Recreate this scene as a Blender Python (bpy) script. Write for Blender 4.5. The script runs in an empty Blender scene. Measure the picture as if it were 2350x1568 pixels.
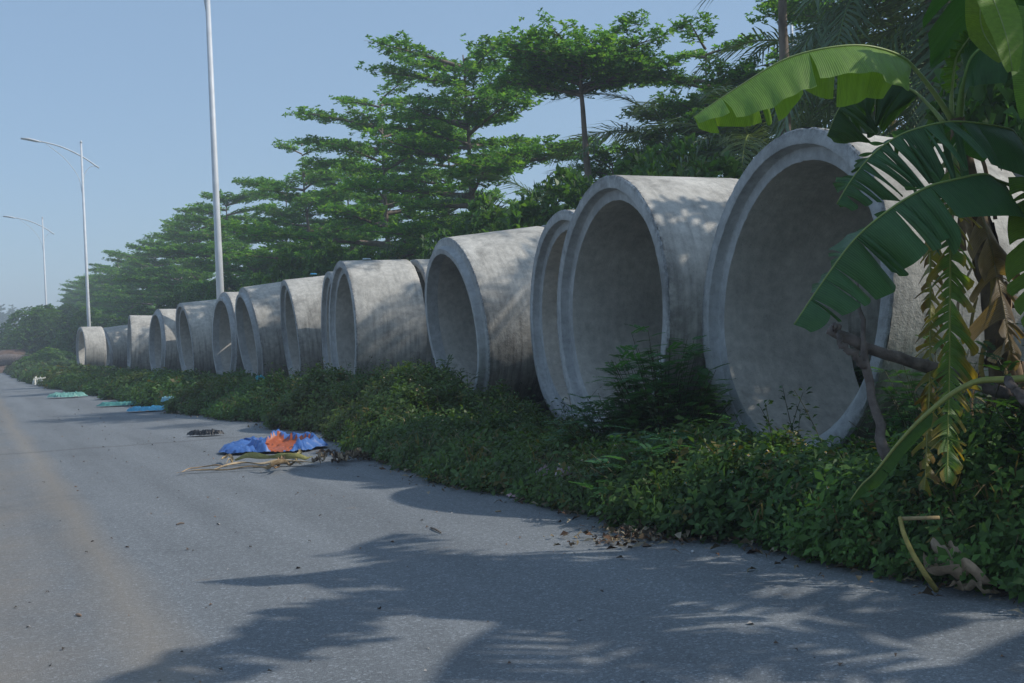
import bpy, math, random
import numpy as np
from mathutils import Vector, Matrix

S = bpy.context.scene
COL = S.collection
R = math.radians

# ------------------------------------------------------------------ camera
F = 1176.0                       # focal length in pixels of a 1024 px wide picture
EYE = 1.05
def _n(v):
    v = np.array(v, float); return v / np.linalg.norm(v)
_d = _n([(-29.6 - 512) / F, -(358.2 - 341.5) / F, 1])
_h = _n([0, -((358.2 - .042 * 541.6) - 341.5) / F, 1])
_u = _n(np.cross(_h, _d)); _u = _u if _u[1] > 0 else -_u
_x = np.cross(_u, _d); _x = _x if _x[0] > 0 else -_x
W = np.stack([_x, _d, _u])       # rows: world X, Y, Z seen in camera axes (right, up, forward)
cam_d = bpy.data.cameras.new('camera'); cam = bpy.data.objects.new('camera', cam_d); COL.objects.link(cam)
cam_d.sensor_width = 36; cam_d.lens = 36 * F / 1024; cam_d.clip_start = .05; cam_d.clip_end = 6000
m = Matrix.Identity(4)
for i in range(3):
    m[i][0] = W[i, 0]; m[i][1] = W[i, 1]; m[i][2] = -W[i, 2]
m[2][3] = EYE
cam.matrix_world = m
S.camera = cam

# ------------------------------------------------------------------ sky, sun, exposure
SUN_DIR = Vector((1.03, -.55, 1.0)).normalized()      # towards the sun
elev = math.asin(SUN_DIR.z)
w = bpy.data.worlds.new('World'); S.world = w; w.use_nodes = True
nt = w.node_tree; bg = nt.nodes['Background']
sky = nt.nodes.new('ShaderNodeTexSky'); sky.sky_type = 'NISHITA'; sky.sun_disc = False
sky.sun_elevation = elev; sky.sun_rotation = math.atan2(SUN_DIR.x, SUN_DIR.y)
sky.air_density = 1.0; sky.dust_density = .9; sky.ozone_density = 3.0; sky.altitude = 0
hzm = nt.nodes.new('ShaderNodeMix'); hzm.data_type = 'RGBA'; hzm.inputs[0].default_value = .62      # even high haze over the clear sky
hzm.inputs[7].default_value = (1.62, 2.42, 3.40, 1)
nt.links.new(sky.outputs[0], hzm.inputs[6]); nt.links.new(hzm.outputs[2], bg.inputs[0]); bg.inputs[1].default_value = .15
sun_d = bpy.data.lights.new('sun', 'SUN'); sun_d.energy = 2.9; sun_d.angle = R(.7); sun_d.color = (1, .95, .87)
sun = bpy.data.objects.new('sun', sun_d); COL.objects.link(sun)
sun.rotation_euler = SUN_DIR.to_track_quat('Z', 'Y').to_euler(); sun.location = (30, -15, 40)
S.view_settings.view_transform = 'Standard'; S.view_settings.look = 'None'
S.view_settings.exposure = .20; S.view_settings.gamma = 1; S.view_settings.use_curve_mapping = False
S.cycles.max_bounces = 6; S.cycles.transparent_max_bounces = 6; S.cycles.use_denoising = True
S.cycles.volume_bounces = 1

# ------------------------------------------------------------------ helpers
def ray(vx, vy):                 # vx, vy: place in the photograph at 2350 px width
    px, py = vx / 2.2949, vy / 2.2949
    return W @ np.array([(px - 512) / F, -(py - 341.5) / F, 1])
def atZ(vx, vy, z): return np.array([0, 0, EYE]) + ray(vx, vy) * z
def atX(vx, vy, x):
    r = ray(vx, vy); return np.array([0, 0, EYE]) + r * (x / r[0])
def gnd(vx, vy, z=0.0):
    r = ray(vx, vy); return np.array([0, 0, EYE]) + r * ((z - EYE) / r[2])
def camvec(v): return W @ np.array([v[0], v[1], -v[2]])   # right, up, towards the viewer
def r1(x, y): return ((x / 1.7425 + 3300) / 1.743, (y / 1.7425 + 400) / 1.743)
def r2(x, y): return ((x / 1.7425 + 3300) / 1.743, (y / 1.7425 + 1200) / 1.743)
def r3(x, y): return ((x / 2.614 + 3500) / 1.743, (y / 2.614) / 1.743)

def tag(o, label=None, cat=None, group=None, kind=None):
    if label: o['label'] = label
    if cat: o['category'] = cat
    if group: o['group'] = group
    if kind: o['kind'] = kind
    return o
def empty(name, loc=(0, 0, 0), rot=(0, 0, 0)):
    o = bpy.data.objects.new(name, None); COL.objects.link(o); o.location = loc; o.rotation_euler = rot
    o.empty_display_size = .2
    return o
def link(name, me, parent=None, loc=(0, 0, 0), rot=(0, 0, 0), scale=(1, 1, 1)):
    o = bpy.data.objects.new(name, me); COL.objects.link(o); o.parent = parent
    o.location = loc; o.rotation_euler = rot; o.scale = scale
    return o
def mk(name, V, faces, mat, smooth=False, col=None, uv=None):
    """faces: list of int arrays, each (n,k)"""
    me = bpy.data.meshes.new(name)
    V = np.asarray(V, np.float32).reshape(-1, 3)
    if not isinstance(faces, (list, tuple)): faces = [faces]
    faces = [np.asarray(f, np.int32) for f in faces if len(f)]
    loops = np.concatenate([f.ravel() for f in faces])
    tot = np.concatenate([np.full(len(f), f.shape[1], np.int32) for f in faces])
    st = np.concatenate([[0], np.cumsum(tot)[:-1]]).astype(np.int32)
    me.vertices.add(len(V)); me.vertices.foreach_set('co', V.ravel())
    me.loops.add(len(loops)); me.loops.foreach_set('vertex_index', loops)
    me.polygons.add(len(tot)); me.polygons.foreach_set('loop_start', st); me.polygons.foreach_set('loop_total', tot)
    if smooth: me.polygons.foreach_set('use_smooth', np.ones(len(tot), bool))
    if col is not None:
        c = np.ones((len(V), 4), np.float32); c[:, :3] = col
        a = me.attributes.new('Col', 'FLOAT_COLOR', 'POINT'); a.data.foreach_set('color', c.ravel())
    if uv is not None:
        u = me.uv_layers.new(name='UVMap'); u.data.foreach_set('uv', np.asarray(uv, np.float32)[loops].ravel())
    me.update(calc_edges=True); me.validate()
    if mat: me.materials.append(mat)
    return me

class Build:                      # collects tubes and quads into one mesh
    def __init__(s): s.V = []; s.Q = []; s.T = []; s.n = 0; s.C = []
    def add(s, V, Q=None, T=None, col=(1, 1, 1)):
        V = np.asarray(V, float).reshape(-1, 3); s.V.append(V)
        c = np.asarray(col, float); s.C.append(np.broadcast_to(c, (len(V), 3)))
        if Q is not None and len(Q): s.Q.append(np.asarray(Q) + s.n)
        if T is not None and len(T): s.T.append(np.asarray(T) + s.n)
        s.n += len(V)
    def tube(s, pts, rad, k=6, col=(1, 1, 1), cap=True, flat=None, noise=0, rng=None):
        pts = np.asarray(pts, float); m_ = len(pts); rad = np.broadcast_to(np.asarray(rad, float), (m_,))
        t = np.gradient(pts, axis=0); t /= np.linalg.norm(t, axis=1)[:, None] + 1e-9
        ref = np.array([0, 0, 1.]) if abs(t[0][2]) < .9 else np.array([1., 0, 0])
        V = []
        for i in range(m_):
            a = np.cross(t[i], ref); a /= np.linalg.norm(a) + 1e-9; b = np.cross(a, t[i]); ref = b
            th = np.linspace(0, 2 * np.pi, k, endpoint=False)
            rr = rad[i] * (1 + (noise * (rng.random(k) - .5) if noise else 0))
            fy = 1 if flat is None else flat
            V.append(pts[i] + np.outer(np.cos(th) * rr, a) + np.outer(np.sin(th) * rr * fy, b))
        V = np.concatenate(V); i = np.arange(m_ - 1)[:, None] * k; j = np.arange(k)[None, :]; j2 = (j + 1) % k
        Q = np.stack([i + j, i + j2, i + k + j2, i + k + j], -1).reshape(-1, 4)
        T = None
        if cap:
            V = np.concatenate([V, pts[:1], pts[-1:]]); a0 = m_ * k; jj = np.arange(k); j3 = (jj + 1) % k
            T = np.concatenate([np.stack([j3, jj, np.full(k, a0)], -1),
                                np.stack([(m_ - 1) * k + jj, (m_ - 1) * k + j3, np.full(k, a0 + 1)], -1)])
        s.add(V, Q, T, col)
    def box(s, c, d, col=(1, 1, 1)):
        c = np.array(c, float); d = np.array(d, float) / 2
        V = np.array([[x, y, z] for x in (-1, 1) for y in (-1, 1) for z in (-1, 1)]) * d + c
        s.add(V, [[0, 1, 3, 2], [4, 6, 7, 5], [0, 4, 5, 1], [2, 3, 7, 6], [0, 2, 6, 4], [1, 5, 7, 3]], col=col)
    def mesh(s, name, mat, smooth=False):
        f = []
        if s.Q: f.append(np.concatenate(s.Q))
        if s.T: f.append(np.concatenate(s.T))
        return mk(name, np.concatenate(s.V), f, mat, smooth, np.concatenate(s.C))

def crom(P, n):                   # smooth curve through points
    P = np.asarray(P, float); P = np.concatenate([[2 * P[0] - P[1]], P, [2 * P[-1] - P[-2]]])
    out = []
    ts = np.linspace(0, len(P) - 3, n)
    for t in ts:
        i = min(int(t), len(P) - 4); u = t - i; a, b, c, d = P[i:i + 4]
        out.append(.5 * (2 * b + (c - a) * u + (2 * a - 5 * b + 4 * c - d) * u * u + (3 * b - a - 3 * c + d) * u ** 3))
    return np.array(out)

def vnoise(x, y, seed=0):         # smooth value noise, vectorised
    x = np.asarray(x, float); y = np.asarray(y, float)
    xi = np.floor(x).astype(int); yi = np.floor(y).astype(int); fx = x - xi; fy = y - yi
    fx = fx * fx * (3 - 2 * fx); fy = fy * fy * (3 - 2 * fy)
    def hsh(a, b):
        v = np.sin(a * 127.1 + b * 311.7 + seed * 74.7) * 43758.5453
        return v - np.floor(v)
    return (hsh(xi, yi) * (1 - fx) + hsh(xi + 1, yi) * fx) * (1 - fy) + (hsh(xi, yi + 1) * (1 - fx) + hsh(xi + 1, yi + 1) * fx) * fy

# ------------------------------------------------------------------ materials
class NM:
    def __init__(s, name):
        s.m = bpy.data.materials.new(name); s.m.use_nodes = True; s.t = s.m.node_tree
        s.b = s.t.nodes['Principled BSDF']; s.out = s.t.nodes['Material Output']
    def node(s, ty, **kw):
        n = s.t.nodes.new(ty)
        for k, v in kw.items(): setattr(n, k, v)
        return n
    def l(s, a, b): s.t.links.new(a, b)
    def noise(s, vec, scale, detail=4, rough=.55, dist=0):
        n = s.node('ShaderNodeTexNoise'); n.inputs['Scale'].default_value = scale; n.inputs['Detail'].default_value = detail
        n.inputs['Roughness'].default_value = rough; n.inputs['Distortion'].default_value = dist
        if vec is not None: s.l(vec, n.inputs['Vector'])
        return n.outputs['Fac']
    def map(s, vec, scale=(1, 1, 1), loc=(0, 0, 0)):
        n = s.node('ShaderNodeMapping'); n.inputs['Scale'].default_value = scale; n.inputs['Location'].default_value = loc
        s.l(vec, n.inputs['Vector']); return n.outputs[0]
    def ramp(s, fac, stops):
        n = s.node('ShaderNodeValToRGB'); e = n.color_ramp.elements
        while len(e) < len(stops): e.new(.5)
        for el, (p, c) in zip(e, stops):
            el.position = p; el.color = (c if isinstance(c, tuple) else (c, c, c)) + (1,)
        s.l(fac, n.inputs[0]); return n.outputs[0]
    def mix(s, fac, a, b, mode='MIX'):
        n = s.node('ShaderNodeMix', data_type='RGBA', blend_type=mode)
        for sock, v in ((n.inputs['Factor'], fac), (n.inputs['A'], a), (n.inputs['B'], b)):
            sock = sock
        ins = {'f': n.inputs[0], 'a': n.inputs[6], 'b': n.inputs[7]}
        for k, v in (('f', fac), ('a', a), ('b', b)):
            if hasattr(v, 'links') or hasattr(v, 'is_linked'): s.l(v, ins[k])
            elif k == 'f': ins[k].default_value = v
            else: ins[k].default_value = tuple(v) + (1,)
        return n.outputs[2]
    def math(s, op, a, b=None, clamp=False):
        n = s.node('ShaderNodeMath', operation=op, use_clamp=clamp)
        for i, v in enumerate((a, b)):
            if v is None: continue
            if hasattr(v, 'is_linked'): s.l(v, n.inputs[i])
            else: n.inputs[i].default_value = v
        return n.outputs[0]
    def bump(s, h, strength=.3, dist=.01):
        n = s.node('ShaderNodeBump'); n.inputs['Strength'].default_value = strength; n.inputs['Distance'].default_value = dist
        s.l(h, n.inputs['Height']); s.l(n.outputs[0], s.b.inputs['Normal'])
    def coord(s, which='Object'): return s.node('ShaderNodeTexCoord').outputs[which]
    def sep(s, v):
        n = s.node('ShaderNodeSeparateXYZ'); s.l(v, n.inputs[0]); return n.outputs
    def attr(s, name='Col'):
        n = s.node('ShaderNodeAttribute'); n.attribute_name = name; return n.outputs['Color']
    def rnd(s): return s.node('ShaderNodeObjectInfo').outputs['Random']
    def rough(s, v, spec=.3):
        if hasattr(v, 'is_linked'): s.l(v, s.b.inputs['Roughness'])
        else: s.b.inputs['Roughness'].default_value = v
        s.b.inputs['Specular IOR Level'].default_value = spec
    def base(s, c):
        if hasattr(c, 'is_linked'): s.l(c, s.b.inputs['Base Color'])
        else: s.b.inputs['Base Color'].default_value = tuple(c) + (1,)

def mat_leaf(name, trans=.35, rough=.45, spec=.35, tint=(1.8, 1.8, .6), extra=None, var=.35):
    k = NM(name); c = k.attr()
    pos = k.node('ShaderNodeNewGeometry').outputs['Position']
    v = k.noise(pos, 1.3, 3)
    c = k.mix(var, c, k.ramp(v, [(.3, .45), (.7, 1.5)]), 'MULTIPLY')
    if extra: c = extra(k, c)
    k.base(c); k.rough(rough, spec)
    tr = k.node('ShaderNodeBsdfTranslucent'); k.l(k.mix(1.0, c, tint, 'MULTIPLY'), tr.inputs[0])
    mx = k.node('ShaderNodeMixShader'); mx.inputs[0].default_value = trans
    k.l(k.b.outputs[0], mx.inputs[1]); k.l(tr.outputs[0], mx.inputs[2]); k.l(mx.outputs[0], k.out.inputs[0])
    return k.m
M = {}
M['leaf'] = mat_leaf('tree_leaf', .48, .42, .4)
M['weed'] = mat_leaf('weed_leaf', .3, .5, .3)
M['palm'] = mat_leaf('palm_leaf', .2, .42, .45)

def banana_extra(k, c):
    uv = k.sep(k.coord('UV'))
    wv = k.math('SINE', k.math('MULTIPLY', uv[0], 900.0)); wv2 = k.math('SINE', k.math('MULTIPLY', uv[0], 2330.0))
    f = k.math('MULTIPLY_ADD', wv, .5); f.node.inputs[2].default_value = .5
    nz = k.noise(k.map(k.coord('UV'), (60, 3, 1)), 1.0, 3)
    h = k.math('ADD', k.math('MULTIPLY', wv, .6), k.math('MULTIPLY', wv2, .3))
    k.bump(h, .55, .002)
    c = k.mix(.30, c, k.ramp(f, [(0, .55), (1, 1.35)]), 'MULTIPLY')
    return k.mix(.5, c, k.ramp(nz, [(.3, .7), (.7, 1.25)]), 'MULTIPLY')
M['banana'] = mat_leaf('banana_leaf', .38, .38, .45, (1.7, 1.6, .4), banana_extra, .12)

def mat_simple(name, col, rough=.7, spec=.25, nscale=30, namt=.25, bump=.15, metal=0, bd=.01, stretch=(1, 1, 1)):
    k = NM(name); p = k.map(k.coord(), stretch); n = k.noise(p, nscale, 5)
    k.base(k.mix(1.0, k.ramp(n, [(.25, 1 - namt), (.75, 1 + namt)]), col, 'MULTIPLY')); k.rough(rough, spec)
    k.b.inputs['Metallic'].default_value = metal
    if bump: k.bump(n, bump, bd)
    return k.m
M['bark'] = mat_simple('bark', (.21, .17, .14), .9, .1, 9, .45, .6, 0, .03, (1, 1, .3))
M['stalk'] = None

def mat_attr(name, rough=.7, spec=.25, nscale=40, namt=.25, bump=.2, bd=.005, stretch=(1, 1, 1)):
    k = NM(name); n = k.noise(k.map(k.coord(), stretch), nscale, 4)
    k.base(k.mix(1.0, k.ramp(n, [(.25, 1 - namt), (.75, 1 + namt)]), k.attr(), 'MULTIPLY')); k.rough(rough, spec)
    if bump: k.bump(n, bump, bd)
    return k.m
M['stalk'] = mat_attr('green_stalk', .45, .4, 60, .15, .1)
M['dry'] = mat_attr('dry_leaf', .8, .15, 35, .3, .5, .006)
M['cloth'] = mat_attr('plastic_sheet', .45, .4, 120, .12, .3, .003)
M['deadwood'] = mat_simple('dead_wood', (.17, .14, .125), .9, .1, 14, .6, .9, 0, .02, (1, 1, 1))
M['litter'] = mat_attr('leaf_litter', .9, .1, 50, .3, 0)
M['lamp_metal'] = mat_simple('painted_pole', (.62, .64, .66), .45, .4, 3, .12, 0)
M['lamp_glass'] = mat_simple('lamp_glass', (.5, .52, .53), .2, .5, 3, .05, 0)

def concrete(name, base=(.39, .365, .325), face=False):
    k = NM(name); co = k.coord()
    off = k.node('ShaderNodeVectorMath', operation='ADD'); k.l(co, off.inputs[0])
    rv = k.node('ShaderNodeCombineXYZ'); rr = k.math('MULTIPLY', k.rnd(), 37.0)
    for i in range(3): k.l(rr, rv.inputs[i])
    k.l(rv.outputs[0], off.inputs[1]); p = off.outputs[0]
    big = k.noise(p, 1.6, 5, .6)
    streak = k.noise(k.map(p, (11, .9, .9)), 1.6, 6, .65, .1)
    fine = k.noise(p, 70, 3, .7)
    mid = k.noise(p, 14, 5, .65)
    c = k.mix(1.0, k.ramp(big, [(.3, .74), (.7, 1.14)]), base, 'MULTIPLY')
    # dark weather stains, stronger low on the barrel where moss and splash sit
    hz = k.sep(co)[2]
    low = k.math('MULTIPLY_ADD', hz, -.16); low.node.inputs[2].default_value = .02
    st = k.math('ADD', streak, low)
    cs = k.sep(co); rad = k.math('SQRT', k.math('ADD', k.math('MULTIPLY', cs[1], cs[1]), k.math('MULTIPLY', cs[2], cs[2])))
    outm = k.math('MULTIPLY', k.math('SUBTRACT', rad, .97), 20.0, True)           # 1 on the weathered outside, 0 on the moulded bore
    edge_ = k.math('SUBTRACT', 1.0, k.math('MULTIPLY', k.math('ABSOLUTE', cs[0]), 16.0), True)
    stf = k.math('MULTIPLY_ADD', outm, .62 if not face else .4); stf.node.inputs[2].default_value = .18 if not face else .1
    c = k.mix(stf, c, k.ramp(st, [(.38, 1.1), (.56, .86), (.74, .42)]), 'MULTIPLY')
    blot = k.math('MULTIPLY', k.ramp(k.noise(p, 2.3, 6, .7, .5), [(.52, 0.), (.68, 1.)]), k.math('MULTIPLY', outm, .5))
    c = k.mix(blot, c, (.12, .115, .105))
    c = k.mix(.85, c, k.ramp(mid, [(.3, .76), (.7, 1.2)]), 'MULTIPLY')
    chip = k.math('MULTIPLY', k.math('MULTIPLY', edge_, k.math('MULTIPLY', k.math('SUBTRACT', rad, 1.055), 25.0, True)), k.ramp(k.noise(p, 26, 4, .7), [(.42, 0.), (.6, .8)]))
    c = k.mix(chip, c, (.12, .12, .12))
    pits = k.ramp(k.noise(p, 120, 2, .6), [(.27, .45), (.36, 1.0)])
    c = k.mix(.8, c, pits, 'MULTIPLY')
    k.base(c); k.rough(.92, .15)
    h = k.math('ADD', k.math('MULTIPLY', fine, .5), k.math('MULTIPLY', mid, 1.0))
    k.bump(h, .8, .009)
    return k.m
M['concrete'] = concrete('weathered_concrete', (.50, .475, .425))
M['rim'] = concrete('cast_concrete_face', (.43, .44, .44), True)

def mat_road():
    k = NM('asphalt'); p = k.coord(); s_ = k.sep(p)
    fine = k.noise(p, 210, 2, .7); mid = k.noise(p, 45, 3, .7); big = k.noise(p, .7, 5, .6); lane = k.noise(k.map(p, (1.4, .12, 1)), 1.5, 5, .6)
    vor = k.node('ShaderNodeTexVoronoi'); vor.inputs['Scale'].default_value = 110; k.l(p, vor.inputs['Vector'])
    agg = k.ramp(k.sep(vor.outputs['Color'])[0], [(.0, .75), (.6, .97), (.88, 1.15), (1., 1.75)])
    c = k.mix(.8, (.192, .205, .214), agg, 'MULTIPLY')
    c = k.mix(.8, c, k.ramp(fine, [(.3, .55), (.7, 1.45)]), 'MULTIPLY')
    c = k.mix(.7, c, k.ramp(lane, [(.3, .82), (.7, 1.2)]), 'MULTIPLY')
    # worn dust: reddish soil carried on to the carriageway, strongest left of the wheel line
    wob = k.math('ADD', s_[0], k.math('MULTIPLY', k.noise(p, .5, 5, .65), 1.1))
    wob = k.math('ADD', wob, k.math('MULTIPLY', k.noise(p, 5, 5, .7), .35))
    d1 = k.ramp(k.math('MULTIPLY_ADD', wob, .25), [(.0, 0.), (1., 1.)])
    dn = k.math('SUBTRACT', 1.32, wob); dn = k.math('MULTIPLY', dn, 1.3, True)
    dust = k.math('MULTIPLY', dn, k.ramp(k.noise(p, 1.1, 6, .7), [(.3, .35), (.7, .95)]))
    c = k.mix(k.math('MULTIPLY', dust, .72), c, (.30, .245, .185))
    band = k.math('ABSOLUTE', k.math('SUBTRACT', k.math('ADD', s_[0], k.math('MULTIPLY', k.noise(k.map(p, (1, .25, 1)), 1.2, 3), .35)), .72))
    band = k.math('SUBTRACT', 1.0, k.math('MULTIPLY', band, 5.5), True)
    c = k.mix(k.math('MULTIPLY', band, .4), c, (.32, .26, .19))
    spots = k.ramp(k.noise(p, 2.6, 4, .65), [(.66, 0.), (.75, .5)])
    c = k.mix(spots, c, (.26, .2, .14))
    # thin dark line across the road
    sy = k.math('ADD', s_[1], k.math('MULTIPLY', k.noise(p, 2, 3), .3))
    cross_line = k.math('SUBTRACT', 1.0, k.math('MULTIPLY', k.math('ABSOLUTE', k.math('SUBTRACT', sy, 13.95)), 7.0), True)
    c = k.mix(k.math('MULTIPLY', cross_line, .4), c, (.09, .085, .08))
    tracks = k.ramp(k.noise(k.map(p, (2.2, .05, 1)), 1.0, 3, .5), [(.35, .86), (.65, 1.1)]); c = k.mix(.6, c, tracks, 'MULTIPLY')
    stain = k.ramp(k.noise(p, .9, 6, .75, .6), [(.56, 0.), (.7, .35)]); c = k.mix(stain, c, (.10, .105, .11))
    k.base(c); k.rough(.88, .25)
    k.bump(k.math('ADD', fine, k.math('MULTIPLY', mid, .8)), .6, .006)
    return k.m
M['road'] = mat_road()
def mat_ground():
    k = NM('soil_and_grass'); p = k.coord()
    g = k.noise(p, .35, 6, .65); f = k.noise(p, 14, 5, .7)
    c = k.ramp(g, [(.35, (.055, .075, .02)), (.55, (.07, .085, .03)), (.7, (.11, .085, .055))])
    c = k.mix(.8, c, k.ramp(f, [(.3, .5), (.7, 1.5)]), 'MULTIPLY'); k.base(c); k.rough(.95, .1); k.bump(f, .8, .05); return k.m
M['ground'] = mat_ground()
def mat_soil():
    k = NM('damp_soil'); p = k.coord(); f = k.noise(p, 18, 6, .7); g = k.noise(p, 2, 4)
    c = k.mix(1.0, (.045, .04, .025), k.ramp(f, [(.3, .5), (.7, 1.6)]), 'MULTIPLY')
    c = k.mix(k.ramp(g, [(.45, 0.), (.6, .7)]), c, (.03, .045, .015)); k.base(c); k.rough(.95, .1); k.bump(f, .9, .03); return k.m
M['soil'] = mat_soil()

# ------------------------------------------------------------------ ground, road, verge
def sheet(name, xs, ys, zf, mat, uvs=None):
    X, Y = np.meshgrid(xs, ys); Z = zf(X, Y)
    V = np.stack([X, Y, Z], -1).reshape(-1, 3); a, b = X.shape
    i = np.arange(a - 1)[:, None] * b; j = np.arange(b - 1)[None]
    Q = np.stack([i + j, i + j + 1, i + b + j + 1, i + b + j], -1).reshape(-1, 4)
    return link(name, mk(name, V, Q, mat, True))
g = sheet('ground', np.array([-2500, -300, -30, 0, 30, 300, 2500.]), np.array([-400, 0, 60, 200, 600, 3000.]), lambda x, y: x * 0 - .02, M['ground']); tag(g, kind='structure')
EY = np.array([-6, 1.5, 3.1, 4.6, 5.9, 8, 10.6, 13, 16, 18.5, 21.4, 30, 43, 60, 84])
EX = np.array([3.85, 3.74, 3.62, 3.42, 3.30, 3.16, 3.40, 3.72, 3.62, 3.30, 3.10, 2.80, 2.25, 2.1, 2.3])
def edge(y): return np.interp(y, EY, EX) + (vnoise(y * 1.3, y * 0 + 3, 5) - .5) * .34 + (vnoise(y * 4, y * 0 + 7, 9) - .5) * .12
rd = sheet('road', np.linspace(-9, 3.95, 3), np.linspace(-12, 84, 3), lambda x, y: x * 0, M['road']); tag(rd, kind='structure')

def wtop(x, y):                   # top of the weed bank
    e = edge(y); t = np.clip((x - e + .02) / .75, 0, 1); s_ = 1 - (1 - t) ** 2
    hgt = np.interp(y, [0, 3, 5, 7, 9, 11, 14, 18, 25, 40, 60, 85], [.46, .44, .36, .17, .11, .50, .44, .34, .27, .22, .22, .7])
    n_ = .30 + .9 * vnoise(x * 1.5, y * 1.1, 11) + .5 * vnoise(x * 3.7, y * 3.0, 12)
    bowl = np.clip((x - 4.45) / .5, 0, 1) * .3 + np.clip((x - 4.0) / .45, 0, 1) * .80 * np.exp(-((y - 7.7) / 2.2) ** 2)
    return np.maximum(s_ * hgt * n_ - bowl * hgt, .0)
ys = np.concatenate([np.arange(-4, 24, .14), np.arange(24, 90, .5)])
def verge_z(t, y):
    return None
X = edge(ys)[:, None] + .04 + np.linspace(0, 1, 26)[None] ** 1.4 * 9.0; Y = np.broadcast_to(ys[:, None], X.shape)
Z = np.where(X < 5.2, np.maximum(wtop(X, Y) * .62 - .05, .0), .1) + .01
Z = Z * np.clip((X - edge(ys)[:, None]) * 5, 0.02, 1)
V = np.stack([X, Y, Z], -1).reshape(-1, 3); a, b = X.shape
i = np.arange(a - 1)[:, None] * b; j = np.arange(b - 1)[None]
Q = np.stack([i + j, i + j + 1, i + b + j + 1, i + b + j], -1).reshape(-1, 4)
vg = link('verge', mk('verge', V, Q, M['soil'], True)); tag(vg, kind='structure')

# ------------------------------------------------------------------ pipes
def pipe_mesh(seed, length, kind, Ro=1.1, seg=144):
    """barrel: outer and inner walls; rim: the front end face with its step"""
    rg = np.random.default_rng(seed); th = np.linspace(0, 2 * np.pi, seg, endpoint=False)
    Ri = Ro - .2; mid = Ro - .105; dp = .075
    def ringv(x, r, jr=0, jx=0):
        nz = (rg.random(seg) - .5)
        ch = (rg.random(seg) < .10) * rg.random(seg)          # small chips
        wob = .004 * np.sin(th * 2 + seed) + .003 * np.sin(th * 5 + seed * 2)
        rr = r + wob + jr * nz - (jr * 1.6) * ch * (1 if jr > 0 else 0); xx = x + jx * (nz + ch)
        return np.stack([xx + 0 * th, rr * np.sin(th), rr * np.cos(th)], -1)
    def surf(rings):
        V = np.concatenate(rings); m_ = len(rings); i = np.arange(m_ - 1)[:, None] * seg; j = np.arange(seg)[None]; j2 = (j + 1) % seg
        return V, np.stack([i + j, i + j2, i + seg + j2, i + seg + j], -1).reshape(-1, 4)
    outer = [ringv(.012, Ro - .002, .009, .005)] + [ringv(x, Ro, .0015) for x in np.linspace(.03, length - .02, 9)] + [ringv(length, Ro - .012, .006, .004)]
    back = [ringv(length, Ro - .1, 0), ringv(length, Ri + .01, 0)]
    inner = [ringv(x, Ri, .001) for x in np.linspace(length - .01, dp + .02, 6)]
    bV, bQ = surf(outer + back + inner + [ringv(dp + .003, Ri + .004, .003)])
    if kind == 'groove':
        f = [ringv(.013, Ro - .001, .009, .005), ringv(.001, Ro - .012, .007, .002), ringv(0, Ro - .03), ringv(0, mid + .012), ringv(.004, mid + .003, .003),
             ringv(.02, mid, .002), ringv(dp - .01, mid - .004), ringv(dp, mid - .012), ringv(dp, Ri + .014), ringv(dp + .004, Ri + .003, .004)]
    else:
        f = [ringv(.013, Ro - .001, .009, .005), ringv(.002, Ro - .014, .006, .002), ringv(.001, Ro - .04), ringv(-.002, mid + .008),
             ringv(-.012, mid - .002), ringv(-dp + .014, mid - .016, .003), ringv(-dp, mid - .026), ringv(-dp, Ri + .02), ringv(-dp + .006, Ri + .005, .005), ringv(dp + .004, Ri + .002, .001)]
    rV, rQ = surf(f)
    me = mk('pipe_barrel', bV, bQ[:, ::-1], M['concrete'], True)
    mr = mk('pipe_rim', rV, rQ[:, ::-1], M['rim'], True)
    me.set_sharp_from_angle(angle=R(35)); mr.set_sharp_from_angle(angle=R(35))
    return me, mr
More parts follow.
